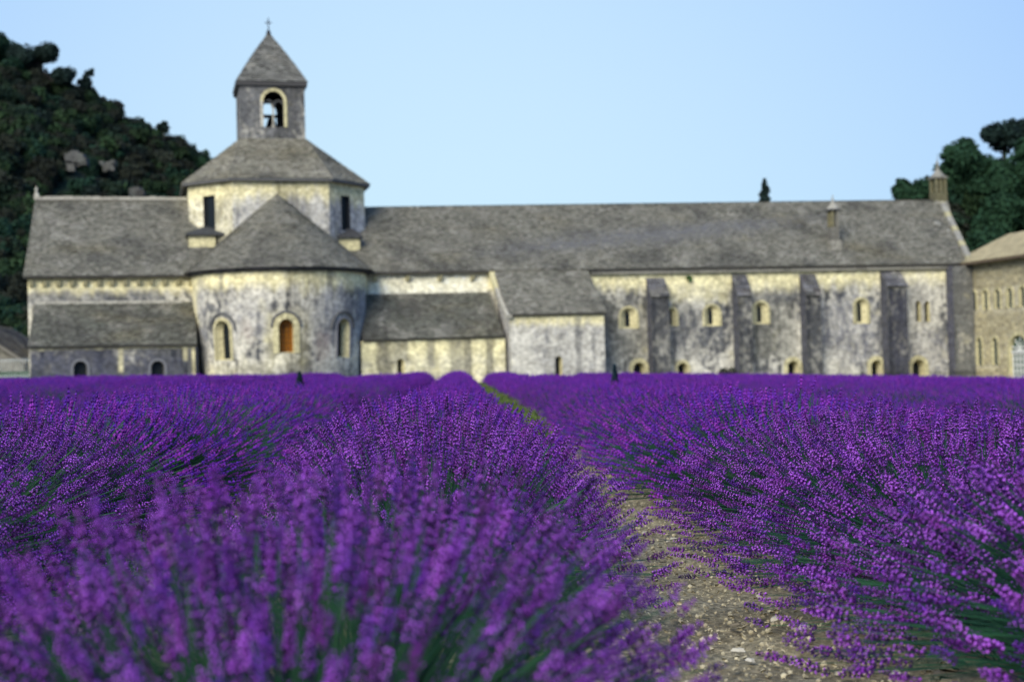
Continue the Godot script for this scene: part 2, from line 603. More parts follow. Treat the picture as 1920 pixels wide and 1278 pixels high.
func slate_tint(base: Color) -> Callable:
	return func(p: Vector3) -> Color:
		var a := noise.get_noise_3d(p.x * 6, p.y * 6, p.z * 6) * 0.5 + 0.5
		var b := fine.get_noise_3d(p.x * 12, p.y * 12, p.z * 12) * 0.5 + 0.5
		var c := base.lerp(Color(0.26, 0.25, 0.21), smoothstep(0.5, 0.85, b) * 0.55)
		c = c.lerp(Color(0.068, 0.067, 0.058), smoothstep(0.48, 0.78, a) * 0.65)
		return c.lerp(Color(0.15, 0.135, 0.085), smoothstep(0.55, 0.9, noise.get_noise_3d(p.x * 3 + 70, p.y * 9, p.z * 3) * 0.5 + 0.5) * 0.7)

func roof(called: String, parent: Node, pts: Array, exposure: float, tint: Callable, under := true) -> MeshInstance3D:
	var a: Vector3 = pts[0]
	var b: Vector3 = pts[1]
	var c: Vector3 = pts[2]
	var d: Vector3 = pts[3]
	var n := int(maxf(a.distance_to(d), b.distance_to(c)) / (exposure * 0.82))
	var deck := MB.new()
	var up := (b - a).cross(d - a).normalized()
	if up.y < 0:
		up = -up
	var w := []
	for p in pts:
		w.append(p - up * 0.02)
	var lo := []
	for p in pts:
		lo.append(p - up * 0.16)
	deck.quad(w[0], w[1], w[2], w[3], Color(0.1, 0.1, 0.1))
	deck.quad(lo[3], lo[2], lo[1], lo[0], Color(0.12, 0.11, 0.09))
	for i in 4:
		var j := (i + 1) % 4
		deck.quad(lo[i], lo[j], w[j], w[i], Color(0.16, 0.15, 0.13))
	var o := obj(called, deck.mesh(), M.painted, parent)
	var s := obj("slates", slates(slab4(a, b, c, d), n, 0.21, tint).mesh(), M.painted, o)
	s.set_meta("kind", "stuff")
	return o


# ---------------------------------------------------------------- the abbey
func flat(w: float) -> Callable:
	return func(u: float, v: float) -> Vector3: return Vector3(u, v, w)

func side(u: float) -> Callable:             # a wall across the front, seen from the left; its own u runs away from the viewer
	return func(k: float, v: float) -> Vector3: return Vector3(u, v, -k)

func level(v: float) -> Callable:
	return func(_u: float) -> float: return v

func slope(u0: float, v0: float, u1: float, v1: float) -> Callable:
	return func(u: float) -> float: return lerpf(v0, v1, (u - u0) / (u1 - u0))

func plain_wall(called: String, parent: Node, pt: Callable, u0: float, u1: float, v0: float, top: Callable, holes: Array, shelter: float, dirt: float, marks: Array, seed_: int, step := 4.0, px := 14.0, tone := Color.WHITE) -> MeshInstance3D:
	var hi := v0
	for i in 9:
		hi = maxf(hi, top.call(lerpf(u0, u1, i / 8.0)))
	var tex := weather(u0, u1, v0, hi, top, shelter, dirt, marks, seed_, px, tone)
	return obj(called, wall(pt, u0, u1, v0, top, holes, Rect2(u0, v0, u1 - u0, hi - v0), step).mesh(), wall_mat(tex), parent)

func abbey() -> void:
	var t := thing("abbey_church", "grey-roofed pale stone abbey church with round apse and square bell tower", "church")
	t.transform = church_frame
	var ts := slate_tint(Color(0.165, 0.160, 0.128))
	var dim := slate_tint(Color(0.105, 0.106, 0.086))
	var lite := slate_tint(Color(0.205, 0.195, 0.15))

	# --- left arm
	plain_wall("transept_wall", t, flat(0), -13.3, -4.5, -1, level(6.3), [], 0.75, 0.45, [[-13.3, -8.2, 4.6, 5.55, 0.2, GRAY, 0.75], [-8.0, -6.3, 4.8, 5.6, 0.2, GRAY, 0.8]], 1)
	plain_wall("gable_wall", t, func(k, v): return Vector3(-13.3, v, k), -9.0, 0.0, -1, func(k): return 11.0 - absf(k + 4.5) * 1.04, [], 0.8, 0.4, [], 2, 0.5)
	roof("transept_roof", t, [Vector3(-13.5, 6.42, 0.42), Vector3(-2.2, 6.40, 0.42), Vector3(-2.2, 11.15, -4.5), Vector3(-13.18, 11.12, -4.5)], 0.165, ts)
	roof("rear_roof", t, [Vector3(-4.6, 6.4, -9.4), Vector3(-13.5, 6.4, -9.4), Vector3(-13.18, 11.12, -4.5), Vector3(-4.4, 11.15, -4.5)], 0.33, ts)
	var u := -13.22
	while u < -4.7:                              # pale ridge stones
		var long := rng.randf_range(0.42, 0.62)
		var st := MB.new()
		st.box(Vector3(0.012, -0.05, -0.19), Vector3(long - 0.012, rng.randf_range(0.13, 0.18), 0.19), PALE * rng.randf_range(0.75, 1.0))
		obj("ridge_stone", st.mesh(), M.stone, t).position = Vector3(u, 11.16, -4.5)
		u += long
	var fin := MB.new()
	fin.box(Vector3(-0.14, 0, -0.14), Vector3(0.14, 0.24, 0.14), PALE)
	fin.lathe(Vector3.ZERO, [Vector2(0.12, 0.24), Vector2(0.05, 0.4), Vector2(0.09, 0.5), Vector2(0.0, 0.75)], 8, PALE)
	obj("finial", fin.mesh(), M.stone, t).position = Vector3(-13.1, 11.2, -4.5)

	# corbels under the eaves
	var corbel := MB.new()
	corbel.hexa([Vector3(-0.11, -0.16, 0.09), Vector3(0.11, -0.16, 0.09), Vector3(0.11, -0.16, 0), Vector3(-0.11, -0.16, 0), Vector3(-0.11, 0.16, 0.34), Vector3(0.11, 0.16, 0.34), Vector3(0.11, 0.16, 0), Vector3(-0.11, 0.16, 0)], CREAM)
	var cm := corbel.mesh()
	for i in 13:
		obj("corbel", cm, M.stone, t).position = Vector3(-13.1 + 0.70 * i, 6.02, 0.003)
	for i in 4:
		obj("corbel", cm, M.stone, t).position = Vector3(5.6 + 1.9 * i, 6.10, 0.003)

	# --- left chapel under its lean-to roof
	var cl := [{"c": -10.54, "hw": 0.36, "v0": 0.75, "v1": 1.78}, {"c": -6.57, "hw": 0.36, "v0": 0.75, "v1": 1.70}]
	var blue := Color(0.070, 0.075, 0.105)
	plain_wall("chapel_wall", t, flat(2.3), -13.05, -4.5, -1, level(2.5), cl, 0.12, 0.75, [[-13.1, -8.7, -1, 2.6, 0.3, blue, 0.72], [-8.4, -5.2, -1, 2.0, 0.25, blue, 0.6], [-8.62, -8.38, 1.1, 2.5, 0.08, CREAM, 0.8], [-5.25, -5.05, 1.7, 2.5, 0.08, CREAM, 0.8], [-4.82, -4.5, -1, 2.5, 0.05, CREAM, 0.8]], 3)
	for h in cl:
		window(t, flat(2.3), h, 0.35, Vector2(0.72, 0.85), M.dark, 0.12, M.dim_stone, GRAY)
	plain_wall("chapel_end_wall", t, func(k, v): return Vector3(-13.05, v, k), 0.0, 2.3, -1, func(k): return 4.85 - k * 1.02, [], 0.3, 0.3, [], 4, 0.5)
	roof("chapel_roof", t, [Vector3(-13.16, 2.60, 2.52), Vector3(-4.5, 2.54, 2.52), Vector3(-4.5, 4.92, 0.03), Vector3(-12.95, 4.96, 0.03)], 0.17, dim)
	var cop := MB.new()
	cop.box(Vector3(-12.95, 4.88, 0.004), Vector3(-5.2, 5.06, 0.12), PALE * 0.9)
	obj("flashing", cop.mesh(), M.stone, t)

	# --- apse
	var ax := 0.2
	var rad := func(v: float) -> float: return 4.88 - 0.05 * (6.4 - v)
	var ap := func(k: float, v: float) -> Vector3:
		var f := k / 4.85
		return Vector3(ax + rad.call(v) * sin(f), v, rad.call(v) * cos(f))
	var aw := [{"c": deg_to_rad(-45.5) * 4.85, "hw": 0.52, "v0": 1.62, "v1": 3.75}, {"c": deg_to_rad(-1.2) * 4.85, "hw": 0.42, "v0": 1.92, "v1": 3.74}, {"c": deg_to_rad(41) * 4.85, "hw": 0.52, "v0": 1.62, "v1": 3.75}]
	var half := 0.5 * PI * 4.85
	var soft := Color(0.30, 0.30, 0.295)
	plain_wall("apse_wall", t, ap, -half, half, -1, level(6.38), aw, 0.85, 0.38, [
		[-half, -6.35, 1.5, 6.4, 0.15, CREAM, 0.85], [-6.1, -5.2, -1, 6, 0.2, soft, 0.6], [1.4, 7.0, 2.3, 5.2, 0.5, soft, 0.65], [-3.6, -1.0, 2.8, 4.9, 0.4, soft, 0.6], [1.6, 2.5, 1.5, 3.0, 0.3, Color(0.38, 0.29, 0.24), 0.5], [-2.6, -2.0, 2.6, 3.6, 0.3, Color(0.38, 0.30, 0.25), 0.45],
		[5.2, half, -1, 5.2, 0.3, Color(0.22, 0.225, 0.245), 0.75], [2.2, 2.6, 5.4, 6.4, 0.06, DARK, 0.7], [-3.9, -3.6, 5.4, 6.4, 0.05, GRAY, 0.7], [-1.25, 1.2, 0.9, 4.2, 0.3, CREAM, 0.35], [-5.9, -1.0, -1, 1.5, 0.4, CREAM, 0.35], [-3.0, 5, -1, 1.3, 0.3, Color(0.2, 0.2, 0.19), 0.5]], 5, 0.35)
	window(t, ap, aw[0], 0.36, Vector2(0.55, 0.93), M.dark, 0.16)
	window(t, ap, aw[2], 0.42, Vector2(0.50, 0.93), M.dark, 0.10, M.grey_stone)
	var cw := window(t, ap, aw[1], 0.5, Vector2(0.86, 0.95), M.amber, 0.30)
	var bars := MB.new()
	for k in [-0.12, 0.12]:
		bars.box(Vector3(k - 0.015, 2.05, 4.24), Vector3(k + 0.015, 3.5, 4.27))
	for k in 5:
		bars.box(Vector3(-0.30, 2.15 + 0.3 * k, 4.242), Vector3(0.30, 2.175 + 0.3 * k, 4.268))
	obj("bars", bars.mesh(), M.iron, cw).position = Vector3(0.1, 0, 0.12)
	# hood moulds: a thin grey arch above each apse window
	for h in aw:
		var mb := MB.new()
		for i in 10:
			var q := []
			for r in [0.32, 0.44]:
				for j in [i, i + 1]:
					var f: float = PI * j / 10.0
					q.append(ap.call(h.c - (h.hw + r) * cos(f), h.v1 - h.hw + (h.hw + r) * sin(f)))
			var mid: Vector3 = ap.call(h.c, h.v1)
			var out := Vector3(mid.x - ax, 0, mid.z).normalized() * 0.09
			mb.hexa([q[0], q[1], q[3], q[2], q[0] + out, q[1] + out, q[3] + out, q[2] + out], GRAY * 1.4)
		obj("hood_mould", mb.mesh(), M.stone, t)
	# cornice ring and half-cone roof
	var ring := MB.new()
	for i in 36:
		var f0 := deg_to_rad(-95 + 190.0 * i / 36)
		var f1 := deg_to_rad(-95 + 190.0 * (i + 1) / 36)
		var a := Vector3(sin(f0), 0, cos(f0))
		var b := Vector3(sin(f1), 0, cos(f1))
		var base := Vector3(ax, 6.30, 0)
		ring.hexa([base + a * 5.06, base + b * 5.06, base + b * 4.8, base + a * 4.8, base + a * 5.12 + Vector3.UP * 0.16, base + b * 5.12 + Vector3.UP * 0.16, base + b * 4.8 + Vector3.UP * 0.16, base + a * 4.8 + Vector3.UP * 0.16], GRAY * rng.randf_range(0.5, 1.0))
	obj("cornice", ring.mesh(), M.stone, t)
	var tip := Vector3(0.22, 11.05, -0.75)
	var cone := func(a: float, k: float) -> Vector3:
		var f := deg_to_rad(lerpf(-104, 104, a))
		var e := Vector3(ax + 5.28 * sin(f), 6.48 , 5.28 * cos(f))
		return e.lerp(tip, k)
	var deck := MB.new()
	for i in 40:
		deck.tri(cone.call(i / 40.0, 0.0) - Vector3(0, 0.03, 0), cone.call((i + 1) / 40.0, 0.0) - Vector3(0, 0.03, 0), tip - Vector3(0, 0.03, 0))
	var ar := obj("apse_roof", deck.mesh(), M.grey_stone, t)
	obj("slates", slates(cone, 50, 0.21, ts).mesh(), M.painted, ar).set_meta("kind", "stuff")

	# --- crossing drum: a square with its corners cut off
	var dc := Vector3(0.45, 0, -5.8)
	var corners := [Vector2(-2.72, 5.1), Vector2(2.72, 5.1), Vector2(5.1, 2.72), Vector2(5.1, -2.72), Vector2(2.72, -5.1), Vector2(-2.72, -5.1), Vector2(-5.1, -2.72), Vector2(-5.1, 2.72)]
	var along_ring := [0.0]
	for i in 8:
		along_ring.append(along_ring[i] + corners[i].distance_to(corners[(i + 1) % 8]))
	var dp := func(k: float, v: float) -> Vector3:
		for i in 8:
			if k <= along_ring[i + 1] + 0.0001:
				var q: Vector2 = corners[i].lerp(corners[(i + 1) % 8], (k - along_ring[i]) / (along_ring[i + 1] - along_ring[i]))
				return dc + Vector3(q.x, v, q.y)
		return dc
	var s1: float = along_ring[1]
	var s2: float = along_ring[2]
	var s7: float = along_ring[7]
	var s8: float = along_ring[8]
	var dw := [{"c": (s1 + s2) / 2 - 0.15, "hw": 0.42, "v0": 9.05, "v1": 11.1, "arch": false}, {"c": (s7 + s8) / 2 - 0.1, "hw": 0.45, "v0": 9.05, "v1": 11.1, "arch": false}]
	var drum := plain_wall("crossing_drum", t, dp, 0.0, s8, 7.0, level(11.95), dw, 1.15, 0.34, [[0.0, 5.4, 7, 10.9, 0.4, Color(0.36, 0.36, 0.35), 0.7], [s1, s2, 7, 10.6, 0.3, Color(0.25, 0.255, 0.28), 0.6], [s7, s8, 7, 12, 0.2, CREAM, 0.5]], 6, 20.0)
	# the drum's faces meet in sharp corners, so cut the wall there
	var dm := MB.new()
	for i in 8:
		var part := wall(dp, along_ring[i] + 0.0002, along_ring[i + 1], 7.0, level(11.95), dw if i in [1, 7] else [], Rect2(0, 7, s8, 4.95), 20.0)
		dm.v.append_array(part.v); dm.n.append_array(part.n); dm.c.append_array(part.c); dm.uv.append_array(part.uv)
	drum.mesh = dm.mesh()
	for h in dw:
		window(t, dp, h, 0.22, Vector2(0.92, 0.97), M.dark, 0.0, null, DARK)
	# drum roof up to the tower
	var lowr := []
	var high := []
	for q in corners:
		lowr.append(dc + Vector3(q.x * 1.065, 11.92, q.y * 1.065))
		high.append(dc + Vector3(clampf(q.x, -1.86, 1.86) - 0.1, 14.75, clampf(q.y, -1.86, 1.86)))
	var dd := MB.new()
	var ds := MB.new()
	for i in 8:
		var j := (i + 1) % 8
		dd.quad(lowr[i] - Vector3(0, 0.02, 0), lowr[j] - Vector3(0, 0.02, 0), high[j] - Vector3(0, 0.02, 0), high[i] - Vector3(0, 0.02, 0), GRAY)
		dd.quad(lowr[j] - Vector3(0, 0.14, 0), lowr[i] - Vector3(0, 0.14, 0), dc + Vector3(0, 11.78, 0), dc + Vector3(0, 11.78, 0), GRAY * 0.7)
		dd.quad(lowr[i] - Vector3(0, 0.14, 0), lowr[j] - Vector3(0, 0.14, 0), lowr[j] - Vector3(0, 0.02, 0), lowr[i] - Vector3(0, 0.02, 0), GRAY)
		var part := slates(slab4(lowr[i], lowr[j], high[j], high[i]), 30, 0.22, lite)
		ds.v.append_array(part.v); ds.n.append_array(part.n); ds.c.append_array(part.c)
	var dr := obj("drum_roof", dd.mesh(), M.painted, t)
	obj("slates", ds.mesh(), M.painted, dr).set_meta("kind", "stuff")
	# small stone-capped corners that stand out below the drum's slanting faces
	for k in [-1, 1]:
		var cb := MB.new()
		var x0: float = -4.72 if k < 0 else 3.75
		var x1: float = -3.25 if k < 0 else 4.98
		cb.box(Vector3(x0, 6.6, -3.6), Vector3(x1, 8.74 if k < 0 else 8.58, -1.3), CREAM * (1.1 if k < 0 else 0.95))
		obj("corner_block", cb.mesh(), M.stone, t)
		var top: float = 8.74 if k < 0 else 8.58
		var cr := MB.new()
		var e := [Vector3(x0 - 0.16, top, -1.12), Vector3(x1 + 0.16 + (0.35 if k < 0 else 0.0), top, -1.12), Vector3(x1 + 0.16, top, -3.7), Vector3(x0 - 0.16 - (0.75 if k > 0 else 0.0), top, -3.7)]
		if k > 0:
			e[0].x -= 0.75
		var apex := dc + Vector3(k * 4.0, 9.55, 3.0)
		var f := []
		for q in e:
			f.append(q + Vector3(0, 0.13, 0))
		cr.hexa(e + f, GRAY * 0.75)
		for i in 4:
			cr.tri(f[i], f[(i + 1) % 4], apex, GRAY * rng.randf_range(0.55, 0.8))
		obj("corner_roof", cr.mesh(), M.stone, t)

	# --- bell tower
	var tw := Node3D.new()
	tw.name = "bell_tower"
	t.add_child(tw)
	tw.position = Vector3(0.34, 0, -5.8)
	var hw := 1.9
	var op := {"c": 0.06, "hw": 0.60, "v0": 15.42, "v1": 17.55}
	var tg := Color(0.17, 0.172, 0.165)
	for k in 4:
		var turn := Basis(Vector3.UP, PI / 2 * k)
		var pt := func(u: float, v: float) -> Vector3: return turn * Vector3(u, v, hw)
		var holes := [op] if k % 2 == 0 else []
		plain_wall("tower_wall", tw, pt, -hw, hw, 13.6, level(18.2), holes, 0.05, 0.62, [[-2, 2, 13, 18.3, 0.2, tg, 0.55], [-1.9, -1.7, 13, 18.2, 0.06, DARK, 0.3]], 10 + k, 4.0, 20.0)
		if k % 2 == 0:
			var o := {"c": op.c if k == 0 else -op.c, "hw": op.hw, "v0": op.v0, "v1": op.v1}
			var rv := MB.new()
			var pts := [Vector2(o.c - o.hw, o.v0)]
			for i in 11:
				pts.append(Vector2(o.c - o.hw * cos(PI * i / 10.0), o.v1 - o.hw + o.hw * sin(PI * i / 10.0)))
			pts.append(Vector2(o.c + o.hw, o.v0))
			for i in pts.size():
				var a: Vector2 = pts[i]
				var b: Vector2 = pts[(i + 1) % pts.size()]
				rv.quad(turn * Vector3(b.x, b.y, hw), turn * Vector3(a.x, a.y, hw), turn * Vector3(a.x, a.y, hw - 0.55), turn * Vector3(b.x, b.y, hw - 0.55), GRAY)
			obj("reveal", rv.mesh(), M.stone, tw)
			var sr := MB.new()
			for i in pts.size() - 1:
				var a: Vector2 = pts[i]
				var b: Vector2 = pts[i + 1]
				var ca := Vector2(o.c, clampf(a.y, o.v0, o.v1 - o.hw))
				var cb2 := Vector2(o.c, clampf(b.y, o.v0, o.v1 - o.hw))
				var ga := a + (a - ca).normalized() * 0.18
				var gb := b + (b - cb2).normalized() * 0.18
				sr.hexa([turn * Vector3(a.x, a.y, hw), turn * Vector3(b.x, b.y, hw), turn * Vector3(gb.x, gb.y, hw), turn * Vector3(ga.x, ga.y, hw), turn * Vector3(a.x, a.y, hw + 0.05), turn * Vector3(b.x, b.y, hw + 0.05), turn * Vector3(gb.x, gb.y, hw + 0.05), turn * Vector3(ga.x, ga.y, hw + 0.05)], CREAM * rng.randf_range(0.75, 1.0) if a.y > 16.6 else PALE)
			obj("surround", sr.mesh(), M.stone, tw)
	# twin lights: slender column, two small arches, bell and its yoke
	var col := MB.new()
	col.lathe(Vector3(0.06, 15.42, 1.55), [Vector2(0.13, 0), Vector2(0.13, 0.1), Vector2(0.06, 0.16), Vector2(0.055, 1.2), Vector2(0.13, 1.34), Vector2(0.13, 1.42), Vector2(0, 1.42)], 10, PALE)
	obj("colonnette", col.mesh(), M.stone, tw)
	var tr := MB.new()
	for k in [-1, 1]:
		for i in 8:
			var f0 := PI * i / 8
			var f1 := PI * (i + 1) / 8
			var ce := Vector2(0.06 + k * 0.3, 16.72)
			var a := ce + Vector2(-cos(f0) * 0.26, sin(f0) * 0.26)
			var b := ce + Vector2(-cos(f1) * 0.26, sin(f1) * 0.26)
			var ga := ce + Vector2(-cos(f0) * 0.33, sin(f0) * 0.36)
			var gb := ce + Vector2(-cos(f1) * 0.33, sin(f1) * 0.36)
			tr.hexa([Vector3(a.x, a.y, 1.6), Vector3(b.x, b.y, 1.6), Vector3(gb.x, gb.y, 1.6), Vector3(ga.x, ga.y, 1.6), Vector3(a.x, a.y, 1.72), Vector3(b.x, b.y, 1.72), Vector3(gb.x, gb.y, 1.72), Vector3(ga.x, ga.y, 1.72)], GRAY)
	obj("tracery", tr.mesh(), M.stone, tw)
	var bell := MB.new()
	bell.lathe(Vector3(0.08, 15.62, -0.2), [Vector2(0.0, 0.03), Vector2(0.44, 0.0), Vector2(0.38, 0.12), Vector2(0.27, 0.38), Vector2(0.23, 0.58), Vector2(0.12, 0.70), Vector2(0, 0.70)], 16)
	obj("bell", bell.mesh(), M.iron, tw)
	var yoke := MB.new()
	yoke.box(Vector3(-1.0, 15.42, -0.5), Vector3(1.1, 15.60, 0.5))
	yoke.box(Vector3(-0.9, 16.32, -0.29), Vector3(1.0, 16.52, -0.11))
	yoke.box(Vector3(-0.9, 16.98, 0.9), Vector3(1.0, 17.04, 0.96))
	obj("yoke", yoke.mesh(), M.iron, tw)
	var pyr := MB.new()
	var tc := [Vector3(-2.06, 18.12, 2.06), Vector3(2.06, 18.12, 2.06), Vector3(2.06, 18.12, -2.06), Vector3(-2.06, 18.12, -2.06)]
	var ta := Vector3(0.02, 21.45, 0)
	var prs := MB.new()
	for i in 4:
		var a: Vector3 = tc[i]
		var b: Vector3 = tc[(i + 1) % 4]
		pyr.tri(a, b, ta - Vector3(0, 0.03, 0), GRAY)
		pyr.quad(a - Vector3(0, 0.25, 0), b - Vector3(0, 0.25, 0), b, a, GRAY * 0.55)
		var bulge := func(x: float, k: float) -> Vector3:
			return a.lerp(b, x).lerp(ta, k) + Vector3(0, 0.03 * sin(k * PI), 0) + ((a + b) * 0.5 * Vector3(1, 0, 1)).normalized() * 0.04 * sin(k * PI)
		var part := slates(bulge, 24, 0.30, slate_tint(Color(0.13, 0.13, 0.115)))
		prs.v.append_array(part.v); prs.n.append_array(part.n); prs.c.append_array(part.c)
	pyr.quad(tc[3] - Vector3(0, 0.25, 0), tc[2] - Vector3(0, 0.25, 0), tc[1] - Vector3(0, 0.25, 0), tc[0] - Vector3(0, 0.25, 0), GRAY * 0.5)
	obj("tower_roof", pyr.mesh(), M.painted, tw)
	obj("slates", prs.mesh(), M.painted, tw).set_meta("kind", "stuff")
	var cross := MB.new()
	cross.lathe(Vector3(0.02, 21.38, 0), [Vector2(0.16, 0), Vector2(0.10, 0.2), Vector2(0.03, 0.3), Vector2(0.03, 0.3)], 8)
	cross.box(Vector3(-0.01, 21.6, -0.03), Vector3(0.05, 22.36, 0.03))
	cross.box(Vector3(-0.17, 22.05, -0.025), Vector3(0.21, 22.11, 0.025))
	obj("cross", cross.mesh(), M.iron, tw)

	# --- the long wall to the right, with its windows
	var holes := [{"c": 20.84, "hw": 0.50, "v0": 2.98, "v1": 4.22}, {"c": 23.57, "hw": 0.30, "v0": 3.08, "v1": 4.15}, {"c": 26.17, "hw": 0.48, "v0": 3.04, "v1": 4.28}, {"c": 29.38, "hw": 0.46, "v0": 3.1, "v1": 4.44}, {"c": 36.14, "hw": 0.44, "v0": 3.0, "v1": 4.54}, {"c": 40.10, "hw": 0.175, "v0": 3.05, "v1": 4.38}, {"c": 40.72, "hw": 0.185, "v0": 3.04, "v1": 4.37},
		{"c": 21.4, "hw": 0.36, "v0": -0.2, "v1": 0.95}, {"c": 24.18, "hw": 0.32, "v0": -0.3, "v1": 0.86}, {"c": 31.40, "hw": 0.36, "v0": -0.4, "v1": 0.80}, {"c": 37.06, "hw": 0.36, "v0": -0.5, "v1": 0.72}, {"c": 39.98, "hw": 0.44, "v0": -0.9, "v1": 0.68}]
	var olive := Color(0.13, 0.127, 0.10)
	plain_wall("nave_wall", t, flat(0), 4.4, 43.55, -1.3, slope(4.4, 6.35, 43.55, 6.58), holes, 1.0, 0.42, [
		[5.2, 12.2, 4.9, 6.4, 0.12, Color(0.90, 0.87, 0.68), 0.95], [18.4, 19.6, -1, 4.4, 0.3, Color(0.08, 0.08, 0.085), 0.7], [18.9, 22.2, 0.9, 5.0, 0.5, olive, 0.75], [20.4, 21.2, 4.3, 5.3, 0.3, GRAY, 0.7], [23.2, 27.2, 4.6, 6.4, 0.35, CREAM, 0.75], [23, 25.4, 0.9, 4.4, 0.4, GRAY, 0.6],  # near-black strip beside the projecting block is its shade, painted in
		[28.4, 31.6, 0.9, 4.7, 0.4, olive * 1.25, 0.75], [28.4, 31.7, 5.0, 6.5, 0.25, CREAM, 0.6], [28.6, 31.6, 4.4, 5.2, 0.2, GRAY, 0.6], [33.0, 37.2, 0.5, 4.6, 0.6, Color(0.24, 0.24, 0.25), 0.6], [33.2, 35, -1, 1.6, 0.4, PALE, 0.6], [38.9, 41.6, 2.5, 6.3, 0.5, PALE, 0.55], [38.8, 42, -1, 2.4, 0.4, Color(0.25, 0.25, 0.255), 0.6], [18.4, 43, 6.3, 6.6, 0.05, PALE, 0.4]], 20, 4.0, 13.0)
	var panes := 0
	for h in holes:
		var big: bool = h.v0 > 2 and h.hw > 0.25
		if big:
			window(t, flat(0), h, 0.28, Vector2(0.27, 0.78), M.dark, 0.13)
		elif h.v0 > 2:
			window(t, flat(0), h, 0.35, Vector2(0.85, 0.95), M.dark)
		else:
			window(t, flat(0), h, 0.55, Vector2(0.78, 0.88), M.dark, 0.26 if panes != 1 else 0.18)
			panes += 1
	var slit := MB.new()
	slit.lathe(Vector3(40.41, 3.04, 0.05), [Vector2(0.07, 0), Vector2(0.05, 0.1), Vector2(0.05, 1.0), Vector2(0.1, 1.1), Vector2(0, 1.12)], 8, PALE)
	obj("colonnette", slit.mesh(), M.stone, t)
	roof("nave_roof", t, [Vector3(2.8, 6.44, 0.42), Vector3(43.75, 6.70, 0.42), Vector3(44.95, 11.35, -5.0), Vector3(2.8, 10.72, -5.0)], 0.175, ts)
	roof("rear_roof", t, [Vector3(43.75, 6.7, -10.4), Vector3(4.9, 6.45, -10.4), Vector3(4.6, 10.75, -5.0), Vector3(44.95, 11.35, -5.0)], 0.35, ts)
	var gw := MB.new()
	gw.quad(Vector3(43.55, -1.3, 0), Vector3(43.55, -1.3, -10), Vector3(43.55, 6.6, -10), Vector3(43.55, 6.6, 0), PALE)
	gw.tri(Vector3(43.55, 6.6, 0), Vector3(43.55, 6.6, -10), Vector3(44.8, 11.2, -5), PALE)
	gw.quad(Vector3(43.55, -1.3, -10), Vector3(-13.3, -1.3, -10), Vector3(-13.3, 6.4, -10), Vector3(43.55, 6.6, -10), PALE)
	obj("rear_wall", gw.mesh(), M.stone, t)
	var vg := MB.new()                            # pale verge stones down the right edge of the roof
	for i in 13:
		var a := Vector3(43.72, 6.74, 0.4).lerp(Vector3(44.95, 11.4, -5.0), i / 13.0)
		var b := Vector3(43.72, 6.74, 0.4).lerp(Vector3(44.95, 11.4, -5.0), (i + 0.94) / 13.0)
		var wide := Vector3(0.30, 0, 0)
		var up := Vector3(0, 0.14, 0.05)
		vg.hexa([a - wide, a + wide * 0.4, b + wide * 0.4, b - wide, a - wide + up, a + wide * 0.4 + up, b + wide * 0.4 + up, b - wide + up], (PALE * 0.8 if i % 3 else CREAM * 0.8) * rng.randf_range(0.7, 1.0))
	obj("verge", vg.mesh(), M.stone, t)
	u = 18.5
	while u < 43.3:                               # eaves course
		var long := rng.randf_range(0.6, 0.9)
		var st := MB.new()
		st.box(Vector3(0.006, -0.09, 0.002), Vector3(long - 0.006, 0.07, 0.24), PALE * rng.randf_range(0.55, 0.9))
		obj("eaves_stone", st.mesh(), M.stone, t).position = Vector3(u, 6.33 + (u - 18.5) * 0.006, 0)
		u += long

	# --- right chapel
	var cr2 := [{"c": 6.6, "hw": 0.22, "v0": 0.4, "v1": 1.5}]
	var stripe := Color(0.045, 0.047, 0.055)
	plain_wall("chapel_wall", t, flat(2.3), 4.4, 12.62, -1, level(2.52), cr2, 0.9, 0.2, [[4.4, 12.6, -1, 2.6, 0.1, CREAM, 0.75], [5.26, 6.1, -0.5, 2.5, 0.14, stripe, 0.9], [6.1, 7.05, 1.2, 2.6, 0.15, GRAY, 0.8], [8.1, 8.55, 1.0, 2.6, 0.12, GRAY, 0.8], [9.4, 10.2, 0.4, 2.6, 0.15, GRAY, 0.7], [10.2, 10.66, -0.5, 2.6, 0.08, stripe, 0.85], [11.5, 11.92, 0.2, 2.6, 0.08, stripe, 0.8], [7, 10, 0.2, 0.7, 0.2, GRAY, 0.45]], 30)
	window(t, flat(2.3), cr2[0], 0.45, Vector2(0.35, 0.9), M.dark)
	roof("chapel_roof", t, [Vector3(4.5, 2.58, 2.52), Vector3(12.5, 2.66, 2.52), Vector3(12.3, 5.25, 0.03), Vector3(4.5, 5.2, 0.03)], 0.17, dim)

	# --- projecting block under the nave roof's long slope
	var bh := [{"c": 15.62, "hw": 0.21, "v0": 0.3, "v1": 1.42}]
	plain_wall("block_wall", t, flat(2.8), 12.8, 18.4, -1, level(3.78), bh, 0.55, 0.30, [[12.8, 18.4, -1, 3.3, 0.3, Color(0.42, 0.41, 0.38), 0.55], [16.62, 17.0, 0, 3.6, 0.08, GRAY, 0.75], [15.1, 16.4, 0.2, 1.9, 0.3, GRAY, 0.4], [12.9, 14.2, 0.5, 3.0, 0.4, PALE * 1.2, 0.5]], 31)
	window(t, flat(2.8), bh[0], 0.5, Vector2(0.7, 0.95), M.dark)
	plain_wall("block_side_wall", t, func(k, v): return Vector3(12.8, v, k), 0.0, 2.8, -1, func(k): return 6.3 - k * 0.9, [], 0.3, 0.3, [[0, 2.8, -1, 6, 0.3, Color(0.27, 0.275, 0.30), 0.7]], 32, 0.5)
	plain_wall("block_side_wall", t, func(k, v): return Vector3(18.4, v, -k), -2.8, 0.0, -1, func(k): return 6.3 + k * 0.9, [], 0.3, 0.3, [], 33, 0.5)
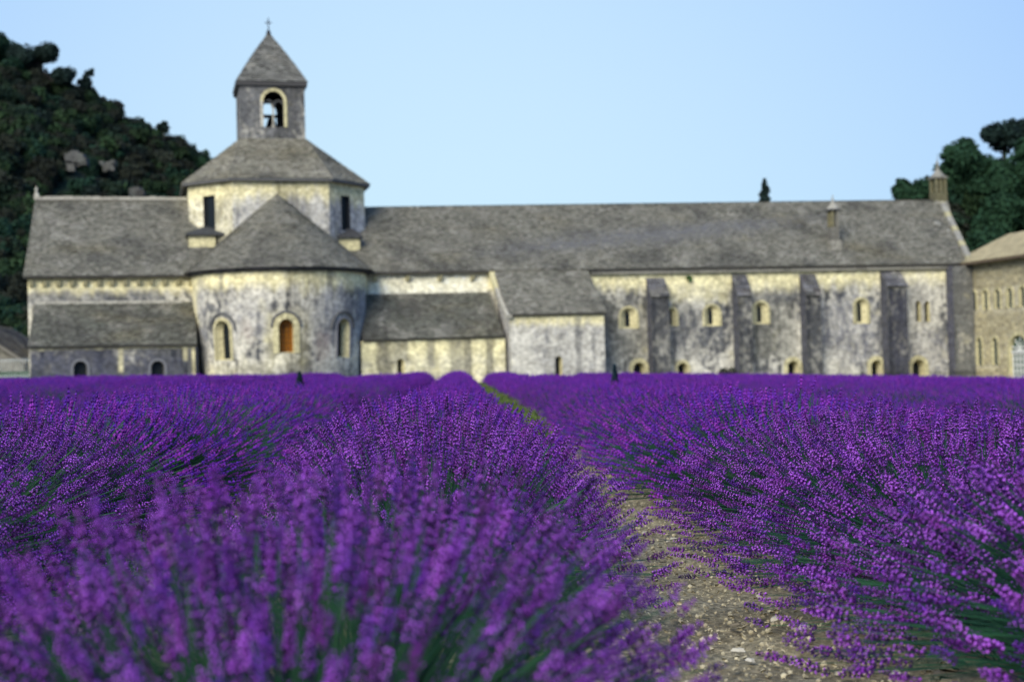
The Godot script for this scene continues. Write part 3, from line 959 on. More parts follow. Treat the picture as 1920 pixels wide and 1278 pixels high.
	roof("block_roof", t, [Vector3(12.72, 3.84, 3.06), Vector3(18.5, 3.86, 3.06), Vector3(18.2, 6.80, 0.06), Vector3(12.5, 6.78, 0.06)], 0.175, ts)
	for i in 9:                                   # coping stones up its left edge
		var a := Vector3(12.74, 3.62, 3.02).lerp(Vector3(12.42, 6.42, 0.2), i / 9.0)
		var b := Vector3(12.74, 3.62, 3.02).lerp(Vector3(12.42, 6.42, 0.2), (i + 0.95) / 9.0)
		a.y -= 0.25 * sin(PI * i / 9.0)
		b.y -= 0.25 * sin(PI * (i + 0.95) / 9.0)
		var st := MB.new()
		var wide := Vector3(0.17, 0, 0)
		var up := Vector3(0, 0.20, 0.06)
		st.hexa([a - wide, a + wide, b + wide, b - wide, a - wide + up, a + wide + up, b + wide + up, b - wide + up], (CREAM if i > 5 else PALE) * rng.randf_range(0.85, 1.05))
		obj("coping_stone", st.mesh(), M.stone, t)

	# --- buttresses
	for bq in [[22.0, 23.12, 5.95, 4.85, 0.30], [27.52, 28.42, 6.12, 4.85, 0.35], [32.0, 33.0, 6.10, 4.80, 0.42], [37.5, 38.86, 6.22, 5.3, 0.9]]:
		var b := Node3D.new()
		b.name = "buttress"
		t.add_child(b, true)
		var dep := 0.85
		var dirt: float = 0.45 + bq[4] * 0.35
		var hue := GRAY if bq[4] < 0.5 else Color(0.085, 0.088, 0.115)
		plain_wall("front_face", b, flat(dep), bq[0], bq[1], -1.3, level(bq[3]), [], 0.05, dirt, [[bq[0], bq[1], -1.3, 5, 0.2, hue * 0.7, 0.5 + bq[4] * 0.4], [bq[0] - 0.1, bq[0] + 0.22, -1.3, 5.4, 0.08, DARK, 0.8]], int(bq[0]), 4.0, 14.0, Color(0.80, 0.80, 0.80))  # dark strip down the left edge is shade put into the colour
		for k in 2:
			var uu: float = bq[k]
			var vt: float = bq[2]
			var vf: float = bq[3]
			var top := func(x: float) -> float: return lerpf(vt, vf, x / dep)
			plain_wall("side_face", b, (func(x, v): return Vector3(uu, v, x)) if k == 0 else (func(x, v): return Vector3(uu, v, dep - x)), 0.0, dep, -1.3, top if k == 0 else (func(x): return top.call(dep - x)), [], 0.02, 0.9, [[-1, 2, -2, 7, 0.1, Color(0.065, 0.068, 0.09), 0.8]], 40 + k)  # side faces painted dark to stand for shade
		var cap := slates(slab4(Vector3(bq[0] - 0.05, bq[3] - 0.02, dep + 0.08), Vector3(bq[1] + 0.05, bq[3] - 0.02, dep + 0.08), Vector3(bq[1] + 0.05, bq[2] + 0.05, 0.0), Vector3(bq[0] - 0.05, bq[2] + 0.05, 0.0)), 6, 0.4, slate_tint(Color(0.10, 0.10, 0.105)))
		var cp := obj("weathering", cap.mesh(), M.painted, b)
		cp.set_meta("kind", "stuff")
	plain_wall("corner_pier", t, flat(0.8), 42.1, 43.55, -1.4, level(6.5), [], 0.02, 0.7, [[42, 42.3, -2, 7, 0.1, DARK, 0.6], [42, 44, -2, 7, 0.2, Color(0.17, 0.172, 0.15), 0.6]], 50)
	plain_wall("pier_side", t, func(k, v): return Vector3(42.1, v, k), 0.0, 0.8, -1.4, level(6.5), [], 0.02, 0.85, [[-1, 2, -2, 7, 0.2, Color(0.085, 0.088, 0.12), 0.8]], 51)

	# --- chimney and lantern on the ridge
	var ch := MB.new()
	ch.box(Vector3(-0.34, -0.4, -0.4), Vector3(0.34, 0.45, 0.4), PALE * 0.6)
	ch.box(Vector3(-0.25, 0.45, -0.3), Vector3(0.25, 1.3, 0.3), PALE * 0.36)
	for k in [-1, 1]:
		for j in [-1, 1]:
			ch.box(Vector3(0.17 * k - 0.08, 1.3, 0.22 * j - 0.08), Vector3(0.17 * k + 0.08, 2.35, 0.22 * j + 0.08), CREAM * 0.32 if k < 0 else PALE * 0.45)
	ch.box(Vector3(-0.38, 2.35, -0.40), Vector3(0.38, 2.45, 0.40), GRAY)
	ch.lathe(Vector3(0, 2.45, 0), [Vector2(0.42, 0), Vector2(0.25, 0.22), Vector2(0.08, 0.45), Vector2(0.05, 0.75), Vector2(0, 0.95)], 8, PALE * 0.8)
	var cn := obj("chimney", ch.mesh(), M.stone, t)
	cn.position = Vector3(35.02, 7.85, -1.2)
	var la := MB.new()
	la.hexa([Vector3(-0.75, -1.3, 0.6), Vector3(0.75, -1.3, 0.6), Vector3(0.75, -1.3, -0.6), Vector3(-0.75, -1.3, -0.6), Vector3(-0.45, 0.4, 0.42), Vector3(0.45, 0.4, 0.42), Vector3(0.45, 0.4, -0.42), Vector3(-0.45, 0.4, -0.42)], PALE * 0.55)
	la.box(Vector3(-0.43, 0.4, -0.42), Vector3(0.43, 0.95, 0.42), CREAM * 0.24)
	for k in [-1, 0, 1]:
		for j in [-1, 1]:
			la.box(Vector3(0.33 * k - 0.08, 0.95, 0.32 * j - 0.09), Vector3(0.33 * k + 0.08, 1.95, 0.32 * j + 0.09), CREAM * 0.28)
	la.box(Vector3(-0.5, 1.95, -0.48), Vector3(0.5, 2.07, 0.48), PALE * 0.5)
	la.lathe(Vector3(0, 2.07, 0), [Vector2(0.55, 0), Vector2(0.35, 0.2), Vector2(0.12, 0.5), Vector2(0.07, 0.8), Vector2(0.1, 0.95), Vector2(0.03, 1.1), Vector2(0, 1.6)], 8, PALE * 0.55)
	obj("roof_lantern", la.mesh(), M.stone, t).position = Vector3(44.75, 10.85, -5.0)
	for q in [[43.3, 9.5, 0.7], [43.75, 8.95, 0.5], [44.4, 9.35, 0.6]]:       # pale patches of mortar round its foot
		var st := MB.new()
		st.lathe(Vector3.ZERO, [Vector2(q[2] * 0.5, -0.1), Vector2(q[2] * 0.42, 0.12), Vector2(0, 0.16)], 7, PALE * 0.5)
		var w: float = 0.42 - (q[1] - 6.6) / 4.7 * 5.4
		var sto := obj("mortar_patch", st.mesh(), M.stone, t)
		sto.position = Vector3(q[0], q[1], w)
		sto.rotation.x = 0.72

	# --- drain pipe in the angle of transept and apse
	var pipe := MB.new()
	pipe.tube([Vector3(-4.52, -0.5, 2.62), Vector3(-4.52, 2.4, 2.62)], [0.10, 0.10], 8, DARK)
	obj("drain_pipe", pipe.mesh(), M.painted, t)


func wing() -> void:
	var t := thing("convent_wing", "ochre rubble stone wing with pale tile roof at right edge of abbey", "building")
	t.transform = church_frame
	var u := 43.6
	var pt := func(k: float, v: float) -> Vector3: return Vector3(u, v, k)
	var holes := []
	for i in 7:
		holes.append({"c": 0.75 + 1.305 * i, "hw": 0.25, "v0": 3.66, "v1": 4.88})
	holes.append({"c": 1.20, "hw": 0.27, "v0": 0.2, "v1": 1.93})
	holes.append({"c": 2.93, "hw": 0.27, "v0": 0.2, "v1": 1.90})
	holes.append({"c": 5.4, "hw": 0.95, "v0": -0.8, "v1": 1.98})
	var hue := Color(0.62, 0.55, 0.33)
	var face := plain_wall("wall", t, pt, 0.0, 11.0, -1.6, level(6.7), holes, 0.1, 0.2, [[-1, 12, -2, 7, 0.1, hue * 0.7, 0.9]], 60)
	# coursed rubble: proud stones laid over the face
	var st := MB.new()
	var v := -1.3
	while v < 6.55:
		var high := rng.randf_range(0.17, 0.25)
		var k := 0.0
		while k < 10.9:
			var long := rng.randf_range(0.25, 0.6)
			var free := true
			for h in holes:
				if k + long > h.c - h.hw - 0.12 and k < h.c + h.hw + 0.12 and v + high > h.v0 - 0.1 and v < h.v1 + 0.12:
					free = false
			if free:
				var p := rng.randf_range(0.015, 0.045)
				var col := (hue * rng.randf_range(0.72, 1.15)).lerp(PALE, rng.randf() * 0.25)
				st.hexa([Vector3(u - p, v + 0.012, k + 0.012), Vector3(u - p, v + 0.012, k + long - 0.012), Vector3(u, v + 0.012, k + long - 0.012), Vector3(u, v + 0.012, k + 0.012), Vector3(u - p, v + high - 0.012, k + 0.012), Vector3(u - p, v + high - 0.012, k + long - 0.012), Vector3(u, v + high - 0.012, k + long - 0.012), Vector3(u, v + high - 0.012, k + 0.012)], col)
			k += long
		v += high
	obj("stones", st.mesh(), M.stone, face).set_meta("kind", "stuff")
	for i in holes.size():
		var h: Dictionary = holes[i]
		if i < holes.size() - 1:
			window(t, pt, h, 0.10, Vector2(0.95, 0.98), M.pane_grey, 0.13)
		else:
			var o := window(t, pt, h, 0.18, Vector2(0.96, 0.98), M.pane_green, 0.22)
			var bars := MB.new()
			for k in 5:
				bars.box(Vector3(u + 0.06, -0.8, h.c - 0.72 + 0.36 * k - 0.03), Vector3(u + 0.12, 1.1 if k in [1, 2, 3] else 0.95, h.c - 0.72 + 0.36 * k + 0.03))
			for k in 6:
				bars.box(Vector3(u + 0.065, -0.55 + 0.36 * k, h.c - 0.85), Vector3(u + 0.115, -0.50 + 0.36 * k, h.c + 0.85))
			bars.box(Vector3(u + 0.05, 0.98, h.c - 0.9), Vector3(u + 0.13, 1.08, h.c + 0.9))
			for k in 5:
				var f := PI * (k + 0.5) / 5
				bars.tube([Vector3(u + 0.09, 1.05, h.c), Vector3(u + 0.09, 1.05 + sin(f) * 0.85, h.c - cos(f) * 0.85)], [0.03, 0.03], 4)
			obj("glazing_bars", bars.mesh(), M.white, o)
	var blk := MB.new()
	blk.quad(Vector3(u, -1.6, 11), Vector3(51, -1.6, 11), Vector3(51, 6.7, 11), Vector3(u, 6.7, 11), hue)
	blk.quad(Vector3(51, -1.6, 11), Vector3(51, -1.6, -3), Vector3(51, 6.7, -3), Vector3(51, 6.7, 11), hue)
	blk.quad(Vector3(51, -1.6, -3), Vector3(u, -1.6, -3), Vector3(u, 6.7, -3), Vector3(51, 6.7, -3), hue)
	obj("rear_wall", blk.mesh(), M.stone, t)
	# canal tile roof: rows of half-round tiles running down the slope
	var e0 := Vector3(42.95, 6.66, -1.2)
	var e1 := Vector3(42.95, 6.66, 11.6)
	var r0 := Vector3(47.4, 8.62, -1.2)
	var r1 := Vector3(47.4, 8.62, 11.6)
	var deck := MB.new()
	deck.quad(e0, e1, r1, r0, Color(0.2, 0.16, 0.1))
	deck.quad(r0 - Vector3(0, 0.12, 0), r1 - Vector3(0, 0.12, 0), e1 - Vector3(0, 0.12, 0), e0 - Vector3(0, 0.12, 0), Color(0.08, 0.06, 0.045))
	deck.quad(e0 - Vector3(0, 0.12, 0), e1 - Vector3(0, 0.12, 0), e1, e0, Color(0.09, 0.07, 0.05))
	deck.quad(Vector3(52, 6.66, -1.2), r0, r1, Vector3(52, 6.66, 11.6), Color(0.3, 0.25, 0.16))
	deck.tri(e1, Vector3(52, 6.66, 11.6), r1, hue)
	var ro := obj("roof", deck.mesh(), M.painted, t)
	var tiles := MB.new()
	var n := 52
	for i in n:
		for j in 13:
			var a := e0.lerp(e1, (i + 0.5) / n)
			var b := r0.lerp(r1, (i + 0.5) / n)
			var p := a.lerp(b, j / 13.0) + Vector3(0, 0.02, 0)
			var q := a.lerp(b, (j + 1.15) / 13.0) + Vector3(0, 0.005, 0)
			var col := Color(0.31, 0.27, 0.165) * rng.randf_range(0.72, 1.18)
			var last := []
			for k in 4:
				var f := PI * k / 3.0
				var off := Vector3(0, sin(f) * 0.085, -cos(f) * 0.105)
				if k:
					tiles.quad(p + last[0], p + off, q + off * 0.9, q + last[0] * 0.9, col)
				last = [off]
	obj("tiles", tiles.mesh(), M.painted, ro).set_meta("kind", "stuff")


# ---------------------------------------------------------------- trees
func crown_mesh(many: int, lobes: Array, leaf: float, seed_: int) -> ArrayMesh:
	rng.seed = seed_
	var mb := MB.new()
	var total := 0.0
	for l in lobes:
		total += l[1] * l[1]
	for l in lobes:
		var c: Vector3 = l[0]
		var r: float = l[1]
		var tone := rng.randf_range(0.85, 1.18)
		for i in int(many * r * r / total):
			var d := Vector3(rng.randfn(), rng.randfn() * 0.85, rng.randfn()).normalized()
			var at := c + d * r * pow(rng.randf_range(0.25, 1.0), 0.5) * (1.0 + 0.25 * fine.get_noise_3d(d.x * 90, d.y * 90, d.z * 90 + r * 50))
			var nrm := (d + Vector3(rng.randfn(), rng.randfn() + 0.5, rng.randfn()) * 0.6).normalized()
			var a := nrm.cross(Vector3(rng.randfn(), rng.randfn(), rng.randfn())).normalized()
			var b := nrm.cross(a)
			var s := leaf * rng.randf_range(0.6, 1.3)
			var col := Color(1, 1, 1) * tone * rng.randf_range(0.75, 1.25)
			mb.tri(at - a * s, at + b * s * 0.45 + nrm * s * 0.15, at + a * s, col)
			mb.tri(at - a * s, at + a * s, at - b * s * 0.45 + nrm * s * 0.1, col)
	return mb.mesh()

func round_lobes(wide: float, tall: float, many: int) -> Array:
	var out := [[Vector3(0, 0, 0), wide * 0.62]]
	for i in many:
		var d := Vector3(rng.randfn(), rng.randfn() * tall / wide, rng.randfn()).normalized()
		out.append([d * Vector3(wide, tall, wide) * rng.randf_range(0.45, 0.7), wide * rng.randf_range(0.28, 0.46)])
	return out

func tree(called: String, label: String, at: Vector3, crowns: Array, trunk_top: float, thick: float, m: Material, group := "") -> void:
	var t := thing(called, label, "tree", at, 0.0, group)
	var tr := MB.new()
	var lean := Vector3(rng.randf_range(-0.3, 0.3), 0, rng.randf_range(-0.2, 0.2))
	tr.tube([Vector3(0, -0.8, 0), lean * 0.4 + Vector3(0, trunk_top * 0.5, 0), lean + Vector3(0, trunk_top, 0)], [thick, thick * 0.75, thick * 0.4], 7, Color(0.05, 0.045, 0.04))
	for c in crowns:
		tr.tube([lean * 0.6 + Vector3(0, trunk_top * 0.7, 0), lean + c[0] * Vector3(0.6, 1, 0.6) - Vector3(0, c[1] * 0.3, 0), c[0]], [thick * 0.4, thick * 0.25, thick * 0.1], 5, Color(0.05, 0.045, 0.04))
	obj("trunk", tr.mesh(), M.painted, t)
	var lobes := []
	var total := 0.0
	for c in crowns:
		for l in round_lobes(c[1], c[1] * c[2], 7):
			lobes.append([c[0] + l[0], l[1]])
		total += c[1] * c[1]
	obj("crown", crown_mesh(int(520 * total) + 300, lobes, 0.26, rng.randi() % 10000 + 1), m, t)

func hills() -> void:
	var mb := MB.new()
	var xs := []
	var zs := []
	for i in 87:
		xs.append(-150 + 3.5 * i)
	for i in 44:
		zs.append(-95.0 - 3.6 * i)
	for i in xs.size() - 1:
		for j in zs.size() - 1:
			var p := []
			for q in [[i, j], [i + 1, j], [i + 1, j + 1], [i, j + 1]]:
				p.append(Vector3(xs[q[0]], hill(xs[q[0]], zs[q[1]]) if q[1] > 0 else ground(xs[q[0]], zs[0]) - 0.6, zs[q[1]]))
			mb.quad(p[0], p[1], p[2], p[3], Color(0.015, 0.024, 0.015) * rng.randf_range(0.8, 1.2))
	var h := obj("hillside", mb.mesh(), M.painted)
	tag(h, "dark wooded hillside rising behind the abbey", "", "", "structure")

	# the wood on it
	var kinds := []
	for i in 4:
		rng.seed = 500 + i
		kinds.append(crown_mesh(760, round_lobes(2.4, 2.0, 9), 0.36, 700 + i))
	rng.seed = 31
	var where := [[], [], [], []]
	var tints := [[], [], [], []]
	var greens := [Color(0.011, 0.025, 0.014), Color(0.008, 0.017, 0.013), Color(0.016, 0.036, 0.014), Color(0.019, 0.024, 0.016), Color(0.009, 0.031, 0.018)]
	var crag_at := [[-44.8, 150.0], [-43.0, 155.0], [-38.6, 150.0], [-33.6, 142.0]]
	for i in 13000:
		var x := rng.randf_range(-120, 80)
		var z := -rng.randf_range(98, 196)
		if absf(x) > 0.40 * -z + 12 or (x > -24 and x < 24):
			continue
		var hgt := hill(x, z)
		var bare := noise.get_noise_2d(x * 5 + 300, z * 5) > 0.42
		if bare or (x > 20 and z < -122):
			continue
		var s := rng.randf_range(0.36, 0.84)
		var bare_rock := false
		for q in crag_at:
			if absf(x - q[0]) < 1.7 and z > -q[1] - 1 and z < -q[1] + 8:
				bare_rock = true
		if bare_rock:
			continue
		var k := rng.randi() % 4
		where[k].append(Transform3D(Basis(Vector3.UP, rng.randf() * TAU).scaled_local(Vector3(s, s * rng.randf_range(0.8, 1.2), s)), Vector3(x, hgt + 1.1 * s, z)))
		var patch := noise.get_noise_2d(x * 4 + 900, z * 4 - 200)
		var g: Color = greens[(rng.randi() % 5) if rng.randf() < 0.6 else (2 if patch > 0 else 3)]
		tints[k].append(g * (1.0 + 0.5 * patch) * rng.randf_range(0.7, 1.3))
	var root := Node3D.new()
	root.name = "forest"
	add_child(root)
	tag(root, "dense evergreen scrub and oak wood covering the hillside", "woodland", "", "stuff")
	for k in 4:
		multi("foliage", kinds[k], M.tinted, where[k], root, tints[k])

	# crags that show between the trees
	var crags := [[-44.8, 150.0, 1.15, "pale rock outcrop among trees high on left hill, its largest crag"], [-43.0, 155.0, 0.8, "small pale rock showing through scrub just above the largest crag"], [-38.6, 150.0, 1.0, "pale flat rock ledge halfway down the left hill"], [-33.6, 142.0, 1.3, "tall pale rock face beside the tower drum on hillside"]]
	for q in crags:
		var z: float = -q[1]
		var t := MB.new()
		var r: float = q[2]
		for i in 16:
			var o := Vector3(rng.randf_range(-1.4, 1.4), rng.randf_range(-0.9, 0.9), rng.randf_range(-0.4, 0.4)) * r * 0.6
			var w := r * rng.randf_range(0.22, 0.5)
			var hh := w * rng.randf_range(0.7, 1.3)
			var p := []
			for c in [[-1, -1, 1], [1, -1, 1], [1, -1, -1], [-1, -1, -1], [-1, 1, 1], [1, 1, 1], [1, 1, -1], [-1, 1, -1]]:
				p.append(o + Vector3(c[0] * w * rng.randf_range(0.5, 1), c[1] * hh * rng.randf_range(0.6, 1), c[2] * w * rng.randf_range(0.6, 1)))
			t.hexa(p, Color(0.14, 0.145, 0.135) * rng.randf_range(0.5, 1.2))
		var o2 := obj("rock_outcrop", t.mesh(), M.stone)
		o2.position = Vector3(q[0], hill(q[0], z) + r * 0.9 + 0.8, z + 2.5)
		tag(o2, q[3], "rock", "pale crags on the left hill")

	# trees that stand out one by one
	rng.seed = 77
	var gl := "trees along the left hilltop"
	var top := func(x: float, z: float) -> Vector3: return Vector3(x, hill(x, z), z)
	tree("pine_tree", "umbrella pine with tiered dark crown highest on the left hilltop", top.call(-58.0, -176.0), [[Vector3(-1.6, 4.2, 0), 2.6, 0.55], [Vector3(1.2, 4.6, 0), 2.2, 0.5], [Vector3(3.4, 1.6, 0.5), 1.8, 0.6]], 4.0, 0.3, M.pine, gl)
	tree("bushy_tree", "broad dark tree at far left edge of the hilltop skyline", top.call(-63.5, -177.0), [[Vector3(0, 3.0, 0), 3.0, 0.8]], 2.6, 0.3, M.oak, gl)
	tree("pine_tree", "small lone pine standing clear below the umbrella pine on skyline", top.call(-52.8, -178.0), [[Vector3(0.2, 2.8, 0), 1.1, 1.2], [Vector3(0.6, 4.0, 0), 0.6, 1.0]], 3.6, 0.16, M.pine, gl)
	tree("pine_tree", "tiny pointed tree on the hill skyline left of the tower", top.call(-43.0, -178.0), [[Vector3(0, 2.6, 0), 0.9, 1.3]], 2.6, 0.14, M.pine, gl)
	tree("bushy_tree", "round dark tree ending the hill skyline beside the tower roof", top.call(-38.2, -178.0), [[Vector3(0, 2.2, 0), 2.2, 0.8], [Vector3(2.6, 0.6, 0), 1.8, 0.8]], 2.0, 0.2, M.oak, gl)
	var gr := "trees behind the right end of the abbey"
	var list := [
		["pine_tree", "tall pine rising above the other trees at upper right", 40.0, -114.0, [[Vector3(0, 5.2, 0), 1.9, 0.75], [Vector3(1.9, 5.4, 0), 1.5, 0.7]], 5.2],
		["oak_tree", "large round green tree under the tall pine at right edge", 40.5, -110.0, [[Vector3(0, 3.2, 0), 3.2, 0.85], [Vector3(-2.6, 2.0, 0.5), 2.2, 0.8]], 3.0],
		["oak_tree", "bushy green tree just right of the roof lantern", 35.6, -111.0, [[Vector3(0, 3.6, 0), 2.4, 0.9], [Vector3(1.8, 2.6, 0.5), 2.0, 0.9]], 3.0],
		["oak_tree", "dark leafy tree between roof lantern and large round tree", 37.6, -108.0, [[Vector3(0, 3.8, 0), 2.4, 0.95], [Vector3(-1.5, 2.0, 0.5), 1.8, 0.9]], 3.0],
		["bushy_tree", "low rounded tree peeking over the ridge left of the roof lantern", 32.6, -112.0, [[Vector3(0, 2.6, 0), 2.0, 0.8], [Vector3(-1.2, 3.2, 0), 0.9, 1.0]], 2.2],
		["bushy_tree", "small treetop showing over the abbey ridge near the lantern", 30.4, -113.0, [[Vector3(0, 2.2, 0), 1.3, 0.9]], 2.0],
		["bushy_tree", "tiny treetop showing over the ridge nearest the chimney", 28.6, -116.0, [[Vector3(0, 2.3, 0), 0.9, 1.0]], 2.0],
		["oak_tree", "dark tree low behind the pale tiled wing roof", 40.0, -101.0, [[Vector3(0, 3.4, 0), 3.2, 0.9], [Vector3(3.2, 3.6, 0), 2.8, 0.9]], 3.0],
		["oak_tree", "dark shaded tree filling the gap beside the abbey gable", 36.2, -103.0, [[Vector3(0, 3.0, 0), 3.0, 1.0], [Vector3(-1.8, 5.2, -1), 2.0, 0.9]], 3.0],
		["oak_tree", "dark tree low between roof lantern and abbey gable edge", 34.2, -106.0, [[Vector3(0, 2.6, 0), 2.6, 1.0], [Vector3(1.6, 4.0, 0), 2.2, 1.0]], 2.4],
		["oak_tree", "green tree at the far right below the tall pine", 44.0, -106.0, [[Vector3(0, 4.6, 0), 3.2, 0.9], [Vector3(-2.6, 5.6, 0), 2.2, 0.8]], 3.4]]
	for q in list:
		for c in q[4]:
			c[1] *= 1.12
		tree(q[0], q[1], top.call(q[2], q[3]), q[4], q[5], 0.24, M.pine if q[0] == "pine_tree" else M.oak, gr)
	# cypress behind the nave ridge
	var cy := thing("cypress_tree", "slim dark cypress poking above the abbey roof ridge", "tree", Vector3(19.9, hill(19.9, -110), -110.0))
	var tk := MB.new()
	tk.tube([Vector3(0, -0.5, 0), Vector3(0, 4, 0), Vector3(0, 10, 0)], [0.3, 0.22, 0.08], 6, Color(0.05, 0.045, 0.04))
	obj("trunk", tk.mesh(), M.painted, cy)
	var h0: float = 15.0 - cy.position.y
	var lobes := []
	for i in 44:
		var f := i / 43.0
		lobes.append([Vector3(rng.randf_range(-0.05, 0.05), lerpf(1.2, h0 - 0.15, f), rng.randf_range(-0.05, 0.05)), lerpf(0.66, 0.14, pow(f, 6.0)) * rng.randf_range(0.9, 1.1)])
	obj("crown", crown_mesh(12000, lobes, 0.17, 91), M.pine, cy)


# ---------------------------------------------------------------- ground
func terrain() -> void:
	var ls := []
	var ss := []
	var l := -1.7
	while l < 2.1:
		ls.append(l); l += 0.045
	var step := 0.08
	while l < 420:
		ls.append(l); l += step; step *= 1.22
	l = -1.7; step = 0.08
	while l > -420:
		l -= step; step *= 1.22
		ls.push_front(l)
	var s := -60.0
	for q in [-60.0, -25.0, -10.0, -4.0, -1.0, 0.5, 1.2]:
		ss.append(q)
	s = 1.4; step = 0.045
	while s < 9:
		ss.append(s); s += step
	while s < 900:
		ss.append(s); s += step; step *= 1.075
	var at := func(i: int, j: int) -> Vector3:
		var p := row_point(ls[i], ss[j])
		var x := fposmod(ls[i] + 0.22 + 1.0, 2.0) - 1.0      # across the row, 0 on its crest
		var near := smoothstep(60.0, 10.0, ss[j]) * smoothstep(40.0, 8.0, absf(ls[i]))
		p.y += near * (0.055 * exp(-x * x * 4.0) - 0.02)
		p.y += near * (fine.get_noise_2d(ls[i] * 55, ss[j] * 55) * 0.022 + noise.get_noise_2d(ls[i] * 60, ss[j] * 60) * 0.03)
		if p.z < -97:
			p.y -= 1.0
		return p
	var pts := []
	var cols := []
	for i in ls.size():
		var row := PackedVector3Array()
		var cr := PackedColorArray()
		for j in ss.size():
			row.append(at.call(i, j))
			var q := fine.get_noise_2d(ls[i] * 30 + 40, ss[j] * 30) * 0.5 + 0.5
			var r := noise.get_noise_2d(ls[i] * 26 + 9, ss[j] * 26) * 0.5 + 0.5
			var col := Color(0.37, 0.325, 0.205).lerp(Color(0.26, 0.22, 0.135), smoothstep(0.35, 0.75, r)).lerp(Color(0.45, 0.415, 0.28), smoothstep(0.6, 0.85, q) * 0.6)
			if ss[j] > 71:
				col = col.lerp(Color(0.06, 0.10, 0.035), 0.7 * smoothstep(0.3, 0.6, r))
			cr.append(col)
		pts.append(row); cols.append(cr)
	var v := PackedVector3Array()
	var n := PackedVector3Array()
	var c := PackedColorArray()
	var idx := PackedInt32Array()
	var h := ss.size()
	for i in ls.size():
		for j in h:
			v.append(pts[i][j]); c.append(cols[i][j])
			var a: Vector3 = pts[mini(i + 1, ls.size() - 1)][j] - pts[maxi(i - 1, 0)][j]
			var b: Vector3 = pts[i][mini(j + 1, h - 1)] - pts[i][maxi(j - 1, 0)]
			n.append(a.cross(b).normalized())
	for i in ls.size() - 1:
		for j in h - 1:
			var k := i * h + j
			for e in [k, k + 1, k + h, k + h, k + 1, k + h + 1]:
				idx.append(e)
	var arr := []
	arr.resize(Mesh.ARRAY_MAX)
	arr[Mesh.ARRAY_VERTEX] = v; arr[Mesh.ARRAY_NORMAL] = n; arr[Mesh.ARRAY_COLOR] = c; arr[Mesh.ARRAY_INDEX] = idx
	var m := ArrayMesh.new()
	m.add_surface_from_arrays(Mesh.PRIMITIVE_TRIANGLES, arr)
	var g := obj("ground", m, M.soil)
	tag(g, "dry stony beige soil of the lavender field", "", "", "structure")

	# stones on it: the larger ones singly, the grit in one
	rng.seed = 12
	var shapes := []
	for i in 6:
		var st := MB.new()
		var ring0 := []
		var ring1 := []
		var sides := 6
		for k in sides:
			var f := TAU * (k + rng.randf_range(-0.3, 0.3)) / sides
			var r := rng.randf_range(0.75, 1.2)
			ring0.append(Vector3(cos(f) * r, -0.2, sin(f) * r * 0.8))
			ring1.append(Vector3(cos(f) * r * 0.7, rng.randf_range(0.35, 0.55), sin(f) * r * 0.55))
		for k in sides:
			var k2 := (k + 1) % sides
			st.quad(ring0[k2], ring0[k], ring1[k], ring1[k2])
			st.tri(ring1[k2], ring1[k], Vector3(0, rng.randf_range(0.5, 0.7), 0))
		shapes.append(st.mesh())
	var single := 0
	for i in 96:
		var sl := 0.80 + rng.randfn() * 0.22 if i % 4 else -1.2 + rng.randfn() * 0.3
		if i % 3 == 0:
			sl = 1.2 + rng.randfn() * 0.16
		var sd := pow(rng.randf(), 1.2) * (1.8 if i % 3 == 0 else 4.2) + 3.2
		var size := rng.randf_range(0.009, 0.024) * (1.35 if i % 3 == 0 else 1.0) * (1.4 if i % 9 == 0 else 1.0)
		var p := row_point(sl, sd)
		var o := obj("stone", shapes[i % 6], M.pebbles[i % 4], g)
		o.position = p + Vector3(0, 0.004 + size * 0.15, 0)
		o.rotation = Vector3(rng.randf_range(-0.3, 0.3), rng.randf() * TAU, rng.randf_range(-0.3, 0.3))
		o.scale = Vector3(size, size * rng.randf_range(0.4, 0.8), size * rng.randf_range(0.7, 1.2))
		single += 1
	var where := []
	var tints := []
	for i in 22000:
		var sl := 0.79 + rng.randfn() * 0.36 if i % 3 else -1.2 + rng.randfn() * 0.4
		var sd := pow(rng.randf(), 1.4) * 11.0 + 2.4
		var size := 0.0018 + 0.010 * pow(rng.randf(), 3.6)
		where.append(Transform3D(Basis.from_euler(Vector3(rng.randf(), rng.randf() * TAU, rng.randf())).scaled_local(Vector3(size, size * 0.7, size)), row_point(sl, sd) + Vector3(0, 0.004, 0)))
		tints.append(Color(0.42, 0.38, 0.255).lerp(Color(0.17, 0.145, 0.09), rng.randf()) * rng.randf_range(0.75, 1.25))
	var gv := multi("gravel", shapes[0], M.tinted, where, null, tints)
	tag(gv, "fine pale gravel and grit scattered over the dirt path", "gravel", "", "stuff")

	# grass and weeds in the path further off
	var tuft := MB.new()
	for i in 26:
		var a := rng.randf() * TAU
		var base := Vector3(cos(a), 0, sin(a)) * rng.randf() * 0.07
		var d := Vector3(cos(a) * 0.5, 1, sin(a) * 0.5).normalized() * rng.randf_range(0.06, 0.16)
		var e := Vector3(-sin(a), 0, cos(a)) * 0.006
		tuft.tri(base - e, base + e, base + d, Color.WHITE)
		tuft.tri(base - e * 0.6, base + d * 0.9 + e, base + d, Color.WHITE)
	where = []; tints = []
	for i in 3600:
		var sd := rng.randf_range(9, 62)
		var sl := 0.72 + rng.randfn() * 0.17
		if fine.get_noise_2d(sl * 8, sd * 4) < -0.1 + 0.2 * smoothstep(16.0, 10.0, sd):
			continue
		var size := rng.randf_range(0.7, 1.7)
		where.append(Transform3D(Basis(Vector3.UP, rng.randf() * TAU).scaled_local(Vector3.ONE * size), row_point(sl, sd)))
		tints.append(Color(0.055, 0.12, 0.03).lerp(Color(0.12, 0.14, 0.04), rng.randf()) * rng.randf_range(0.7, 1.2))
	tag(multi("grass", tuft.mesh(), M.tinted, where, null, tints), "green grass growing along the path right of the middle row", "grass", "", "stuff")


